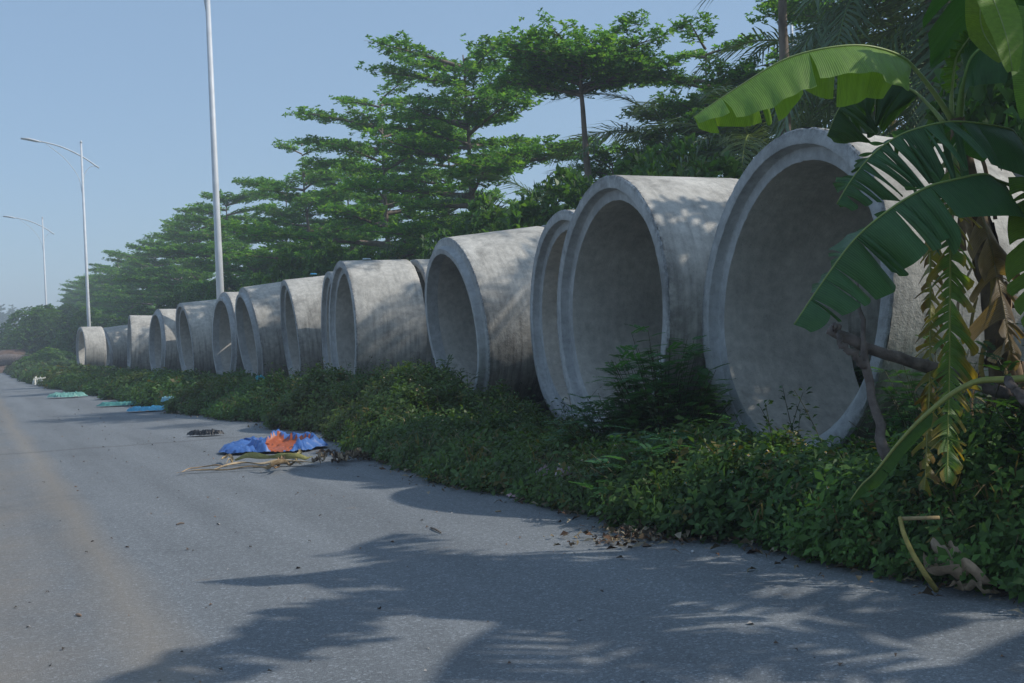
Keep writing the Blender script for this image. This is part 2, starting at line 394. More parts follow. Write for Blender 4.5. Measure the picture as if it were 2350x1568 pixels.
# X, Y, yaw, tilt, length, end form, radius, label
PIPES = [
 (4.71, 6.07, -6.0, -5.6, 1.12, 'groove', 1.1, 'largest concrete pipe ring, half hidden behind the banana leaves, with dead log in front'),
 (4.66, 8.28, -5.5, -1.1, 1.10, 'groove', 1.1, 'big open concrete pipe second from the banana plant, dark bush at its lower right'),
 (5.46, 10.6, -7.9, -.5, 1.2, 'groove', 1.1, 'concrete pipe mostly hidden behind the second big ring, only its left rim showing'),
 (5.45, 13.46, -3.7, 6.2, 1.25, 'tongue', 1.1, 'concrete pipe leaning toward the road with long pale lit barrel and dark stained rim'),
 (5.19, 17.5, -5.7, 0, 1.06, 'groove', 1.1, 'concrete pipe with leaf shadows on its broad barrel, behind the blue and orange tarpaulin'),
 (6.34, 17.38, -5.7, 0, 1.06, 'groove', 1.1, 'concrete pipe set end to end behind the leaf-dappled one, only a strip of barrel visible'),
 (5.70, 20.0, -8.5, -.4, 1.2, 'groove', 1.1, 'concrete pipe showing only a thin left rim behind the leaf-dappled barrel'),
 (5.57, 22.25, -6.3, 4.7, 1.2, 'groove', 1.1, 'narrow looking concrete pipe with scrap of blue plastic on top, right of the leaning one'),
 (5.28, 24.46, -1.8, 6.9, 1.2, 'tongue', 1.1, 'leaning concrete pipe, second to the right of the nearest lamp pole'),
 (5.20, 26.68, 1.9, -.3, 1.2, 'tongue', 1.1, 'concrete pipe directly in front of the nearest lamp pole'),
 (5.25, 32.5, 1.4, 4.6, 1.35, 'groove', 1.1, 'concrete pipe with dark grey stained barrel, left of the nearest lamp pole'),
 (5.62, 34.42, 5.0, 1.7, 1.2, 'groove', 1.04, 'concrete pipe squeezed behind the dark stained barrel, showing a thin second ring'),
 (5.13, 36.6, 3.4, -1.5, 1.2, 'tongue', 1.1, 'concrete pipe with bluish shaded barrel, left of the doubled rings'),
 (5.82, 43.28, -2.7, -1.9, 1.2, 'groove', 1.1, 'far concrete pipe peeping out as a dark sliver right of the edge-on one'),
 (4.96, 42.22, -3.3, -2.5, 1.0, 'groove', 1.1, 'far concrete pipe turned edge-on so its opening is a thin line'),
 (6.1, 62.3, 15.4, 5.8, 1.7, 'tongue', 1.1, 'far concrete pipe with sunlight showing inside its turned opening'),
 (4.69, 58.42, 6.2, -.7, .95, 'groove', 1.1, 'farthest concrete pipe at the left end of the row, below the middle lamp pole'),
 (6.40, 5.15, -4, -5, 1.2, 'groove', 1.1, 'concrete pipe at the right border of the photo behind the banana stem'),
]
for q, (x, y, yaw, tilt, ln, kd, ro, lab) in enumerate(PIPES):
    me, mr = pipe_mesh(q + 3, ln, kd, ro, 168 if y < 15 else (112 if y < 30 else 72))
    o = link('concrete_pipe', me, None, (x, y, .1 + ro * math.cos(R(tilt))), (0, -R(tilt), R(yaw)))
    o.rotation_mode = 'XYZ'
    tag(o, lab, 'concrete pipe', 'concrete pipes in a row on the verge')
    link('rim', mr, o)

# the second row stands behind the first and throws its shadow on it
for q, (x, y, yaw, tl, dz) in enumerate([(x, y, yw, *{13.32: (6.2, .14), 22.2: (4.7, .1), 24.5: (6.9, .15), 32.6: (4.6, .12)}.get(y, (0, 0))) for x, y, yw in [(5.78, 8.0, -7.9), (6.78, 10.45, -7.9), (6.74, 13.32, -4), (7.55, 17.2, -5), (7.1, 20.2, -9), (6.80, 22.2, -5), (6.52, 24.5, -2), (6.5, 26.5, 2), (6.45, 29.3, 0), (6.66, 32.6, 1), (6.5, 36.6, 3), (6.4, 40, 0), (6.3, 43, -3)]]):
    me, mr = pipe_mesh(q + 40, 1.2, 'groove', 1.1, 72)
    o = link('concrete_pipe', me, None, (x, y, 1.15 + (dz + .04 if dz else -.02)), (0, -R(tl), R(yaw))); link('rim', mr, o)
    tag(o, 'concrete pipe standing in the second row, almost wholly hidden behind the front row', 'concrete pipe', 'concrete pipes of the second row')

# ------------------------------------------------------------------ leaf clouds
def leaf_quads(P, D, N, L, Wd, fold=.15):
    """diamond leaves: base P, direction D, normal N"""
    D = D / (np.linalg.norm(D, axis=1)[:, None] + 1e-9)
    Sd = np.cross(D, N); Sd /= np.linalg.norm(Sd, axis=1)[:, None] + 1e-9; Nn = np.cross(Sd, D)
    L = np.asarray(L)[:, None]; Wd = np.asarray(Wd)[:, None]
    V = np.stack([P, P + D * L * .58 + Sd * Wd * .5 + Nn * L * fold, P + D * L - Nn * L * fold * .4, P + D * L * .58 - Sd * Wd * .5 + Nn * L * fold], 1).reshape(-1, 3)
    return V, np.arange(len(V)).reshape(-1, 4)

def rosettes(C, U, rg, nleaf, L, Wf=.5, spread=.35):
    """leaf whorls at C, with up vector U"""
    n = len(C); ang = rg.random((n, 1)) * 6.28 + np.arange(nleaf)[None] * (6.28 / nleaf) + rg.normal(0, .25, (n, nleaf))
    A = np.cross(U, np.array([.3, .9, .1])); A /= np.linalg.norm(A, axis=1)[:, None]; B = np.cross(U, A)
    D = np.cos(ang)[..., None] * A[:, None] + np.sin(ang)[..., None] * B[:, None] + U[:, None] * rg.normal(spread, .3, (n, nleaf))[..., None]
    P = np.broadcast_to(C[:, None], D.shape).reshape(-1, 3); D = D.reshape(-1, 3)
    N = np.repeat(U, nleaf, 0) + rg.normal(0, .35, D.shape)
    l = L * rg.uniform(.65, 1.2, len(D))
    return leaf_quads(P, D, N, l, l * Wf)

def tree_mesh(seed, H=8.7, z0=.46, Rm=2.7, levels=9, form='layer', leafL=.12, dens=1.0):
    rg = np.random.default_rng(seed); wood = Build(); C = []; U = []
    lean = rg.normal(0, .02, 2)
    tz = np.linspace(0, H * .98, 14); bend = rg.normal(0, .04, (14, 2)).cumsum(0) * .4
    tp = np.stack([bend[:, 0] + lean[0] * tz, bend[:, 1] + lean[1] * tz, tz], -1)
    wood.tube(tp, np.interp(tz, [0, .3, H * .5, H], [.16, .115, .08, .015]), 8, noise=.12, rng=rg)
    def trunk_at(z): return np.array([np.interp(z, tz, tp[:, 0]), np.interp(z, tz, tp[:, 1]), z])
    for li in range(levels):
        f = li / (levels - 1); z = H * (z0 + (0.985 - z0) * f ** .95)
        if form == 'umbrella':
            z = H * (z0 + (.9 - z0) * f * .55); rad = Rm * (1 - .35 * f); rise = .30 + .35 * f
        elif form == 'low':
            rad = Rm * (1 - .8 * f ** 1.3); rise = .25 + .3 * f
        else:
            rad = Rm * (1.0 + .12 * math.sin(f * 9) - .66 * f ** 1.7); rise = .10 + .22 * f
        nb = 5 if li < levels - 1 else 3; a0 = rg.random() * 6.28
        for bi in range(nb):
            a = a0 + bi * 6.28 / nb + rg.normal(0, .2); r = max(.25, rad * rg.uniform(.72, 1.2))
            if rg.random() < .08: continue
            b0 = trunk_at(z + rg.normal(0, .05 if form == 'umbrella' else .24)); n = 9; t = np.linspace(0, 1, n)
            side = rg.normal(0, .12)
            dirx = np.array([math.cos(a), math.sin(a), 0]); nx = np.array([-math.sin(a), math.cos(a), 0])
            path = b0 + dirx * (r * t)[:, None] + nx * (side * r * t ** 2)[:, None] + np.array([0, 0, 1]) * (r * rise * (t - .25 * t * t))[:, None]
            wood.tube(path, np.interp(t, [0, 1], [.012 + .022 * r, .006]), 4, cap=False)
            # side twigs lie in a flat spray
            for k in range(int(5 + r * 6.2 * dens)):
                tt = .16 + .84 * (k + rg.random()) / (5 + r * 6.2 * dens)
                base = np.array([np.interp(tt, t, path[:, c]) for c in range(3)])
                sgn = 1 if k % 2 else -1; sa = a + sgn * rg.uniform(.5, 1.15) if tt < .93 else a + rg.normal(0, .3)
                tl = (.26 + .34 * r * (1 - abs(tt - .55))) * rg.uniform(.6, 1.15)
                e = base + np.array([math.cos(sa) * tl, math.sin(sa) * tl, rg.uniform(0.0, .16) * tl + .02])
                if tl > .35: wood.tube(np.array([base, (base + e) / 2 + [0, 0, .02], e]), [.009, .007, .004], 3, cap=False)
                m_ = max(3, int(tl / .06))
                s_ = rg.random(m_) ** .75
                pts = base + (e - base) * s_[:, None] + rg.normal(0, 1, (m_, 3)) * [.07, .07, .06] + [0, 0, .03]
                C.append(pts); U.append(np.array([0, 0, 1.]) + rg.normal(0, .28, (m_, 3)))
    C = np.concatenate(C); U = np.concatenate(U); U /= np.linalg.norm(U, axis=1)[:, None]
    V, Q = rosettes(C, U, rg, 6, leafL)
    c0 = rg.uniform(.7, 1.25, (len(C), 1)) * np.array([.098, .235, .058])
    yel = (rg.random((len(C), 1)) < .25); c0 = np.where(yel, c0 * [1.7, 1.35, .9], c0)
    return wood.mesh('tree_trunk', M['bark'], True), mk('tree_crown', V, Q, M['leaf'], False, np.repeat(c0, 24, 0))

TV = [tree_mesh(11, Rm=3.1, z0=.44, levels=8), tree_mesh(12, Rm=3.4, z0=.42, levels=7), tree_mesh(13, Rm=3.0, z0=.46, levels=7), tree_mesh(14, Rm=3.3, z0=.40, levels=8)]
TU = tree_mesh(21, H=7.4, z0=.80, Rm=1.75, levels=6, form='umbrella', leafL=.095, dens=1.7)
TH = tree_mesh(22, H=9.0, z0=.74, Rm=1.7, levels=5, leafL=.10)
TL = tree_mesh(23, H=5.4, z0=.55, Rm=2.1, levels=6, form='low', leafL=.10, dens=1.3)
def put_tree(var, loc, rz, sc, label, group, kd='tree'):
    t = empty('umbrella_tree', loc, (0, 0, rz)); t.scale = (sc, sc, sc * 1.0)
    tag(t, label, kd, group)
    link('trunk', var[0], t); link('crown', var[1], t)
    return t
GT = 'layered trees in the row behind the pipes'
rt = random.Random(4)
def row_x(vx, X): p = atX(vx, 822 - .042 * (vx + 68), X); return (p[0], p[1], 0)
trees = [
 (TH, 1812, 12.2, 0.3, 1.09, 'tall dark-trunked tree rising out of the top of the photo left of the banana plant'),
 (TU, 1384, 12.2, 1.1, 1.04, 'slender bare-trunked tree with a flat umbrella crown standing clear of the others'),
 (TL, 1425, 12.8, 2.0, .88, 'low leafy layered tree under the flat umbrella crown'),
 (TV[0], 1097, 12.2, .4, 1.00, 'tallest layered tree of the row, pointed top above the leaning pipe'),
 (TV[1], 905, 12.2, 2.1, 0.99, 'broad layered tree left of the tallest one, its pale trunk above the dappled pipe'),
 (TV[2], 745, 12.4, 3.3, .97, 'dense dark layered tree midway between the tallest tree and the near lamp pole'),
 (TV[3], 660, 12.6, .8, .92, 'layered tree whose low branches reach toward the near lamp pole'),
 (TL, 588, 10.2, 1.2, .8, 'small thin-trunked tree with sparse tuft just right of the near lamp pole'),
 (TV[0], 530, 12.2, 3.9, 1.02, 'layered tree directly behind the near lamp pole'),
 (TV[1], 462, 12.2, 5.0, 1.02, 'layered tree just left of the near lamp pole'),
 (TV[2], 412, 12.2, 1.6, 1.04, 'layered tree above the dark stained pipe, second left of the near pole'),
 (TV[3], 366, 12.2, 2.9, 1.01, 'layered tree above the edge-on pipe'),
]
for v, vx, Xx, rz, sc, lab in trees: put_tree(v, row_x(vx, Xx), rz, sc, lab, GT)
for q, vx in enumerate((335, 309, 287, 268, 251, 236, 223, 211, 200, 191, 182)):
    put_tree(TV[q % 4], row_x(vx + rt.uniform(-3, 3), 12.2), rt.uniform(0, 6), rt.uniform(.93, 1.08),
             'small distant layered tree merging with its neighbours left of the near lamp pole', 'distant layered trees')
back = [(TV[1], 1660, 15, 1.0, .82, 'layered tree seen between the umbrella crown and the tall dark trunk'),
        (TV[3], 1545, 18, 2.0, .66, 'pale green layered tree behind the right side of the umbrella crown'),
        (TV[0], 1250, 16, 4.0, .62, 'small layered tree filling the gap left of the umbrella trunk'),
        (TV[2], 1010, 15, .5, .98, 'layered tree standing behind the two tallest ones'),
        (TV[3], 820, 15, 3.0, .95, 'layered tree behind the dense dark one'),
        (TV[1], 2060, 17, 5.1, 1.0, 'feathery green tree crown just right of the tall dark trunk')]
for v, vx, Xx, rz, sc, lab in back: put_tree(v, row_x(vx, Xx), rz, sc, lab, 'layered trees behind the row')

# ------------------------------------------------------------------ palms
def frond_mesh(seed, L=2.6, col=(.075, .135, .062), droop=.55, nl=46, ll=.52, wd=.03):
    rg = np.random.default_rng(seed); t = np.linspace(0, 1, 16)
    x = L * (t - .12 * t ** 3); z = L * (.55 * t - (.55 + droop) * t ** 2 * .75)
    P = np.stack([x, rg.normal(0, .02) * t * L, z], -1); b = Build()
    b.tube(P, np.interp(t, [0, 1], [.022, .004]), 5, col=np.array(col) * [2.0, 1.7, 1.2])
    T = np.gradient(P, axis=0); T /= np.linalg.norm(T, axis=1)[:, None]
    for k in range(nl):
        f = .16 + .84 * k / (nl - 1)
        p = np.array([np.interp(f, t, P[:, c]) for c in range(3)]); tg = np.array([np.interp(f, t, T[:, c]) for c in range(3)])
        s0 = np.cross(tg, [0, 0, 1]); s0 /= np.linalg.norm(s0); up = np.cross(s0, tg)
        for sg in (-1, 1):
            l = ll * math.sin(.35 + 2.5 * f) * rg.uniform(.8, 1.1) + .08; tf = .55 + .5 * f + rg.normal(0, .08)
            d = s0 * sg + tg * tf + up * rg.normal(.2, .2); d /= np.linalg.norm(d)
            wv = np.cross(d, up); wv /= np.linalg.norm(wv)
            m1 = p + d * l * .5 - np.array([0, 0, 1]) * l * .06; e = p + d * l - np.array([0, 0, 1]) * l * rg.uniform(.25, .5)
            V = [p - wv * wd * .3, p + wv * wd * .3, m1 + wv * wd * .5, m1 - wv * wd * .5, e]
            b.add(V, [[0, 1, 2, 3]], [[3, 2, 4]], np.array(col) * rg.uniform(.75, 1.3))
    return b.mesh('palm_frond', M['palm'])
FR = [frond_mesh(1), frond_mesh(2, 2.9, (.08, .14, .06), .45), frond_mesh(3, 2.4, (.065, .12, .055), .75)]
FD = frond_mesh(9, 2.3, (.26, .23, .13), 1.0, 40, .42)
FM = frond_mesh(10, 2.6, (.13, .19, .06), .5)
pt = Build(); pt.tube([[0, 0, 0], [0, 0, .6], [.02, 0, 1]], [.17, .15, .13], 10, noise=.25, rng=np.random.default_rng(3)); PT = pt.mesh('palm_trunk', M['bark'])
def palm(loc, hz, n, sc, seed, label, dead=1, bright=False):
    rg = random.Random(seed); t = empty('palm_tree', loc, (0, 0, rg.uniform(0, 6))); t.scale = (sc,) * 3
    tag(t, label, 'palm', 'palms behind the pipes'); link('trunk', PT, t, scale=(1, 1, hz))
    for k in range(n):
        el = 1.25 - 1.5 * (k / n) ** .9 + rg.uniform(-.1, .1)
        mesh = FD if k >= n - dead else (FM if bright and k % 2 else rg.choice(FR))
        link('frond', mesh, t, (0, 0, hz * .97), (rg.uniform(-.3, .3), -el + .45, k * 2.399 + rg.uniform(-.2, .2)))
PL = [((2185, 13.0), 2.6, 26, 1.15, 'dark feather palm filling the background behind the banana crown'),
      ((1960, 15.5), 2.9, 20, 1.1, 'palm with upright fronds left of the banana crown behind the large curved leaf'),
      ((2330, 12.5), 2.2, 24, 1.1, 'dark palm at the right border behind the banana plants'),
      ((1760, 13.5), 1.6, 20, 1.0, 'palm with one pale drooping frond beside the tall dark trunk'),
      ((1570, 14.5), 2.4, 20, 1.0, 'palm with long hanging fronds behind the second big pipe'),
      ((1460, 17.0), 2.0, 16, 1.0, 'palm just right of the umbrella tree trunk'),
      ((1310, 13.2), 1.1, 20, .95, 'low palm with many dry brown fronds left of the umbrella tree trunk'),
      ((1190, 14.0), 1.4, 18, 1.0, 'dark low palm under the tallest layered tree'),
      ((985, 13.0), .9, 18, .95, 'low palm between the two pale trunks'),
      ((690, 14.0), 1.3, 16, 1.0, 'yellow-green palm between the near lamp pole and the dense tree')]
for q, ((vx, Xx), hz, n, sc, lab) in enumerate(PL):
    palm(row_x(vx, Xx), hz * 1.0 + 1.6, n, sc * 1.25, q + 5, lab, dead=(9 if 'dry brown' in lab else (3 if 'pale drooping' in lab else 1)), bright=q in (1, 3, 4, 5, 9))

# ------------------------------------------------------------------ bushes
def bush_mesh(seed, rx, rz, n, leafL, col, nleaf=6, wf=.5):
    rg = np.random.default_rng(seed)
    u = rg.normal(0, 1, (n, 3)); u /= np.linalg.norm(u, axis=1)[:, None]; u[:, 2] = np.abs(u[:, 2]) * 1.0
    lump = .68 + .5 * vnoise(u[:, 0] * 2.6 + 9, u[:, 1] * 2.6 + u[:, 2] * 2, seed)
    rr = lump * (1 - .5 * rg.random(n) ** 2.2)
    C = u * rr[:, None] * [rx, rx, rz]
    V, Q = rosettes(C, u * .6 + [0, 0, .6] + rg.normal(0, .3, (n, 3)), rg, nleaf, leafL, wf)
    c0 = rg.uniform(.65, 1.3, (n, 1)) * np.array(col); c0 = np.where(rg.random((n, 1)) < .2, c0 * [1.5, 1.3, .9], c0)
    stem = Build()
    for k in range(7):
        a = k * .9; stem.tube([[0, 0, 0], [math.cos(a) * rx * .3, math.sin(a) * rx * .3, rz * .45], [math.cos(a) * rx * .6, math.sin(a) * rx * .6, rz * .8]], [.02, .014, .006], 4)
    return stem.mesh('bush_stem', M['bark']), mk('bush_foliage', V, Q, M['leaf'], False, np.repeat(c0, 4 * nleaf, 0))
B1 = bush_mesh(1, 1.3, 1.9, 2600, .12, (.06, .14, .035)); B2 = bush_mesh(2, 1.7, 2.6, 3000, .15, (.065, .15, .036)); B3 = bush_mesh(3, 1.2, 1.3, 2200, .12, (.085, .18, .04))
def bush(var, loc, rz, sc, lab, group):
    t = empty('bush', loc, (0, 0, rz)); t.scale = sc if isinstance(sc, tuple) else (sc,) * 3; tag(t, lab, 'bush', group)
    link('stem', var[0], t); link('foliage', var[1], t)
BL = [(610, 9.5, B3, 1.2, 'feathery bright bush behind the leaning pipe near the lamp pole'), (700, 9.5, B3, 1.35, 'rounded feathery bush behind the narrow looking pipe'),
      (790, 9.6, B1, 1.0, 'dark bush behind the leaf-dappled pipe'), (860, 9.8, B1, .9, 'bush at the foot of the broad layered tree'), (1000, 10, B1, .9, 'bush behind the gap between dappled and leaning pipes'),
      (1150, 9.6, B1, .95, 'dark bush behind the leaning pipe'), (1280, 9.4, B1, 1.0, 'dark brown-green bush behind the thin left rim'),
      (1500, 9.2, B1, .9, 'dark bush behind the second big pipe'), (1700, 9.0, B2, .8, 'dark bush in the notch between the two big rings'),
      (2000, 6.9, B1, .95, 'green bush seen through the opening of the largest ring'), (2170, 7.2, B1, 1.0, 'dark bush behind the hanging banana leaves'), (2440, 7.9, B2, .95, 'bush added behind the pipe at the right border as a sun block'), (540, 9.5, B1, 1.0, 'bush at the foot of the near lamp pole'),  # the bush by the right border pipe is added to block sun
      (470, 9.4, B1, 1.0, 'bush behind the dark stained pipe'), (400, 9.2, B1, 1.05, 'bush behind the bluish barrel pipe'), (330, 9, B2, .9, 'dark bush between the far pipes and the tree trunks')]
for vx, Xx, v, sc, lab in BL: bush(v, row_x(vx, Xx), vx * .7, (sc * 1.15, sc * 1.15, sc * (1.9 if v is B1 else (2.2 if v is B3 else 1.45)) * (.5 if Xx < 8 else 1)), lab, 'bushes behind the pipes')
bush(B1, (7.5, 6.0, 0), 1.0, (.9, .9, 2.15), 'tall bush added behind the largest pipe near the right border to block sun', 'bushes behind the pipes')  # added and stretched tall to keep direct sun out of the largest pipe
bush(B1, (7.9, 12.4, 0), 2.0, (.8, .8, 1.6), 'tall narrow bush added behind the leaning pipe to shade its bore', 'bushes behind the pipes')  # added blocker, stops a sun patch inside the leaning pipe
FBL = [((215, 7.5), B2, .85, 'dark bush behind the farthest pipe'), ((165, 7.6), B2, 1.05, 'dark leafy bush right of the farthest lamp pole'), ((128, 5.6), B2, .95, 'tall bush at the foot of the farthest lamp pole'),
       ((92, 5.0), B2, 1.0, 'ragged bush left of the farthest lamp pole'), ((118, 4.6), B3, .75, 'light green low bush in front of the farthest pole'), ((55, 4.0), B3, .9, 'low bush above the far road end'), ((96, 3.7), B3, .6, 'low yellowish bush nearest the far end of the kerb'),
       ((28, 3.6), B1, 1.0, 'sparse bush at the left edge of the photo by the soil heap')]
for (vx, Xx), v, sc, lab in FBL: bush(v, row_x(vx, Xx), vx * .37, (sc * 1.9, sc * 1.9, sc * (1.75 if v is not B3 else 1.5)), lab, 'bushes at the far end of the verge')
far = mk('far_tree_crown', *(lambda r: (r[0], r[1]))(rosettes(np.random.default_rng(5).normal(0, 1, (900, 3)) * [5, 5, 3] + [0, 0, 9], np.tile([0, 0, 1.], (900, 1)), np.random.default_rng(6), 6, 1.2)), M['leaf'], False, (.04, .08, .03))
def ft(vx, Y, sc, lab):
    r = ray(vx, 822); p = r * (Y / r[1]); t = empty('far_tree', (p[0], p[1], 0)); t.scale = (sc,) * 3; tag(t, lab, 'tree', 'hazy far trees')
    tb = Build(); tb.tube([[0, 0, 0], [0, 0, 8]], [.5, .3], 6); link('trunk', tb.mesh('far_trunk', M['bark']), t); link('crown', far, t)
ft(0, 330, .85, 'hazy blue tree at the left border beyond the field')
ft(-40, 360, .95, 'hazy blue tree cut off by the left border beyond the field')

# ------------------------------------------------------------------ weeds on the verge
def sprigs(n, y0, y1, seed, leafL, nleaf, col, xmax=5.15, stem=.2):
    rg = np.random.default_rng(seed); y = rg.uniform(y0, y1, n); e = edge(y)
    u = rg.random(n) ** 1.25; x = e - .03 + u * (xmax - e)
    top = wtop(x, y); z = top * (1 - .55 * rg.random(n) ** 1.6)
    keep = ~((top < .03) & (rg.random(n) < .6)); x, y, z, e = x[keep], y[keep], z[keep], e[keep]; n = len(x)
    out = np.clip(1 - (x - e) / .6, 0, 1)
    U = np.stack([-out * 1.0 + rg.normal(0, .35, n), rg.normal(-.15, .35, n), np.ones(n) * 1.0 - out * .3], -1); U /= np.linalg.norm(U, axis=1)[:, None]
    P0 = np.stack([x, y, z], -1); Vs = []; 
    k = nleaf; s_ = np.linspace(.05, 1, k); ang = rg.random((n, 1)) * 6.28 + np.arange(k)[None] * 2.4
    st = stem * rg.uniform(.5, 1.25, n)
    C = P0[:, None] + U[:, None] * (st[:, None] * s_[None])[..., None]
    A = np.cross(U, [.2, .9, .3]); A /= np.linalg.norm(A, axis=1)[:, None]; B = np.cross(U, A)
    D = np.cos(ang)[..., None] * A[:, None] + np.sin(ang)[..., None] * B[:, None] + U[:, None] * rg.uniform(.1, .7, (n, k))[..., None]
    N = np.broadcast_to(U[:, None], D.shape) + rg.normal(0, .3, D.shape)
    l = leafL * rg.choice([.62, .8, 1.0, 1.35], (n, 1)) * rg.uniform(.6, 1.25, (n, k)) * (1.15 - .4 * s_)[None]
    V, Q = leaf_quads(C.reshape(-1, 3), D.reshape(-1, 3), N.reshape(-1, 3), l.ravel(), l.ravel() * .5, .1)
    patch = vnoise(x * .8, y * .5, 21)[:, None]; p2 = vnoise(x * 2.1 + 5, y * 1.7, 23)[:, None]
    c = np.array(col) * rg.uniform(.6, 1.35, (n, 1)) * (1 - patch * .25) + patch ** 3 * np.array([.035, .015, 0])
    c = np.where(rg.random((n, 1)) < .05, np.array([.14, .12, .03]) * rg.uniform(.6, 1.2, (n, 1)), c)
    c = np.where(p2 > .72, c * [1.25, 1.2, .9], c)
    return V, Q, np.repeat(c, 4 * k, 0)
Vs, Qs, Cs, off = [], [], [], 0
for args in ((12500, .5, 7, 31, .058, 12, (.062, .14, .034)), (10500, 7, 13, 32, .062, 11, (.075, .142, .036)), (9000, 13, 22, 33, .075, 10, (.066, .145, .036)),
             (9000, 22, 42, 34, .11, 9, (.062, .135, .038)), (7000, 42, 86, 35, .2, 8, (.068, .13, .04))):
    n, y0, y1, sd, lf, nl, cc = args
    V, Q, c = sprigs(n, y0, y1, sd, lf, nl, cc, stem=.17 if y0 < 20 else .22)
    Vs.append(V); Qs.append(Q + off); Cs.append(c); off += len(V)
wd = link('verge_weeds', mk('verge_weeds', np.concatenate(Vs), np.concatenate(Qs), M['weed'], False, np.concatenate(Cs)))
tag(wd, 'tangled low green weeds and creepers along the asphalt edge in front of the pipes', 'weeds', kind='stuff')

# tall thin weed stems that stand out in front of the rings
def stems(n, y0, y1, xr, hh, seed):
    rg = np.random.default_rng(seed); b = Build()
    for k in range(n):
        y = rg.uniform(y0, y1); x = rg.uniform(*xr); z0 = float(wtop(np.array(x), np.array(y))) * .6; h = rg.uniform(*hh)
        p = np.array([x, y, z0]); d = np.array([rg.normal(-.1, .25), rg.normal(0, .25), 1]); t = np.linspace(0, 1, 6)
        path = p + d * (h * t)[:, None] + np.array([rg.normal(0, .1), rg.normal(0, .1), 0]) * (t ** 2)[:, None]
        b.tube(path, np.interp(t, [0, 1], [.004, .0018]), 3, (.06, .06, .03), cap=False)
        m_ = int(h / .022); s_ = rg.random(m_); C = np.stack([np.interp(s_, t, path[:, c]) for c in range(3)], -1)
        D = rg.normal(0, 1, (m_, 3)); D[:, 2] = np.abs(D[:, 2]) * .5
        C = C + D * .015; l = rg.uniform(.025, .05, m_)
        V, Q = leaf_quads(C, D, np.tile([0, 0, 1.], (m_, 1)) + rg.normal(0, .4, (m_, 3)), l, l * .5)
        b.add(V, Q, None, np.repeat(np.array([.04, .085, .025]) * rg.uniform(.6, 1.4, (m_, 1)), 4, 0))
    return b
ts = link('tall_weed_stems', stems(230, 2.5, 18, (3.9, 4.75), (.25, .55), 77).mesh('tall_weed_stems', M['weed']))
tag(ts, 'thin leafy weed stalks poking up in front of the pipe rims', 'weeds', kind='stuff')

def grass_tufts():
    rg = np.random.default_rng(91); b = Build()
    for k in range(300):
        y = rg.uniform(2.5, 26); e = float(edge(np.array(y))); x = e + abs(rg.normal(.0, .35)); z0 = float(wtop(np.array(x), np.array(y))) * .7
        dead = rg.random() < .4; m_ = int(rg.integers(8, 22)); L = rg.uniform(.12, .34, m_); a = rg.random(m_) * 6.28
        out = np.stack([np.cos(a), np.sin(a), np.zeros(m_)], -1); up = np.array([0, 0, 1.]); p = np.array([x, y, z0]) + out * .02
        mid = p + out * (L * .25)[:, None] + up * (L * .6)[:, None]; tip = p + out * (L * .75)[:, None] + up * (L * rg.uniform(.3, 1, m_))[:, None]
        sd = np.cross(out, up) * .004
        V = np.stack([p - sd, p + sd, mid + sd, mid - sd, tip], 1).reshape(-1, 3); i = np.arange(m_)[:, None] * 5
        c = np.array((.22, .17, .09) if dead else (.075, .14, .04)) * rg.uniform(.7, 1.3)
        b.add(V, i + [[0, 1, 2, 3]], i + [[3, 2, 4]], c)
    return b
gt = link('grass_tufts', grass_tufts().mesh('grass_tufts', M['weed'])); tag(gt, 'thin green and straw coloured grass blades along the front of the weeds', 'grass', kind='stuff')

# small daisies
def flowers():
    rg = np.random.default_rng(8); b = Build(); n = 420
    y = np.concatenate([rg.uniform(3, 7.2, 200), rg.uniform(8.5, 12.5, 150), rg.uniform(12, 18, 70)])
    for yy in y:
        e = float(edge(np.array(yy))); x = e + abs(rg.normal(.35, .3)); z = float(wtop(np.array(x), np.array(yy))) + rg.uniform(.05, .16)
        if z < .2 or x > 4.6: continue
        r = .0085; ax = _n([-.4 + rg.normal(0, .4), -.6 + rg.normal(0, .4), .8]); a = _n(np.cross(ax, [.1, .2, 1])); c = np.cross(ax, a); p = np.array([x, yy, z])
        for k in range(5):
            t0 = k * 1.257 + rg.random(); d = a * math.cos(t0) + c * math.sin(t0); s_ = np.cross(ax, d)
            b.add([p, p + d * r * .7 + s_ * r * .35, p + d * r * 1.3, p + d * r * .7 - s_ * r * .35], [[0, 1, 2, 3]], None, (.6, .6, .52))
        b.add([p + ax * .003 + a * .006, p + ax * .003 + c * .006, p + ax * .003 - a * .006, p + ax * .003 - c * .006], [[0, 1, 2, 3]], None, (.6, .33, .03))
    return b
fl = link('weed_flowers', flowers().mesh('weed_flowers', M['cloth'])); tag(fl, 'tiny white daisies with yellow centres scattered over the weeds', 'flowers', kind='stuff')

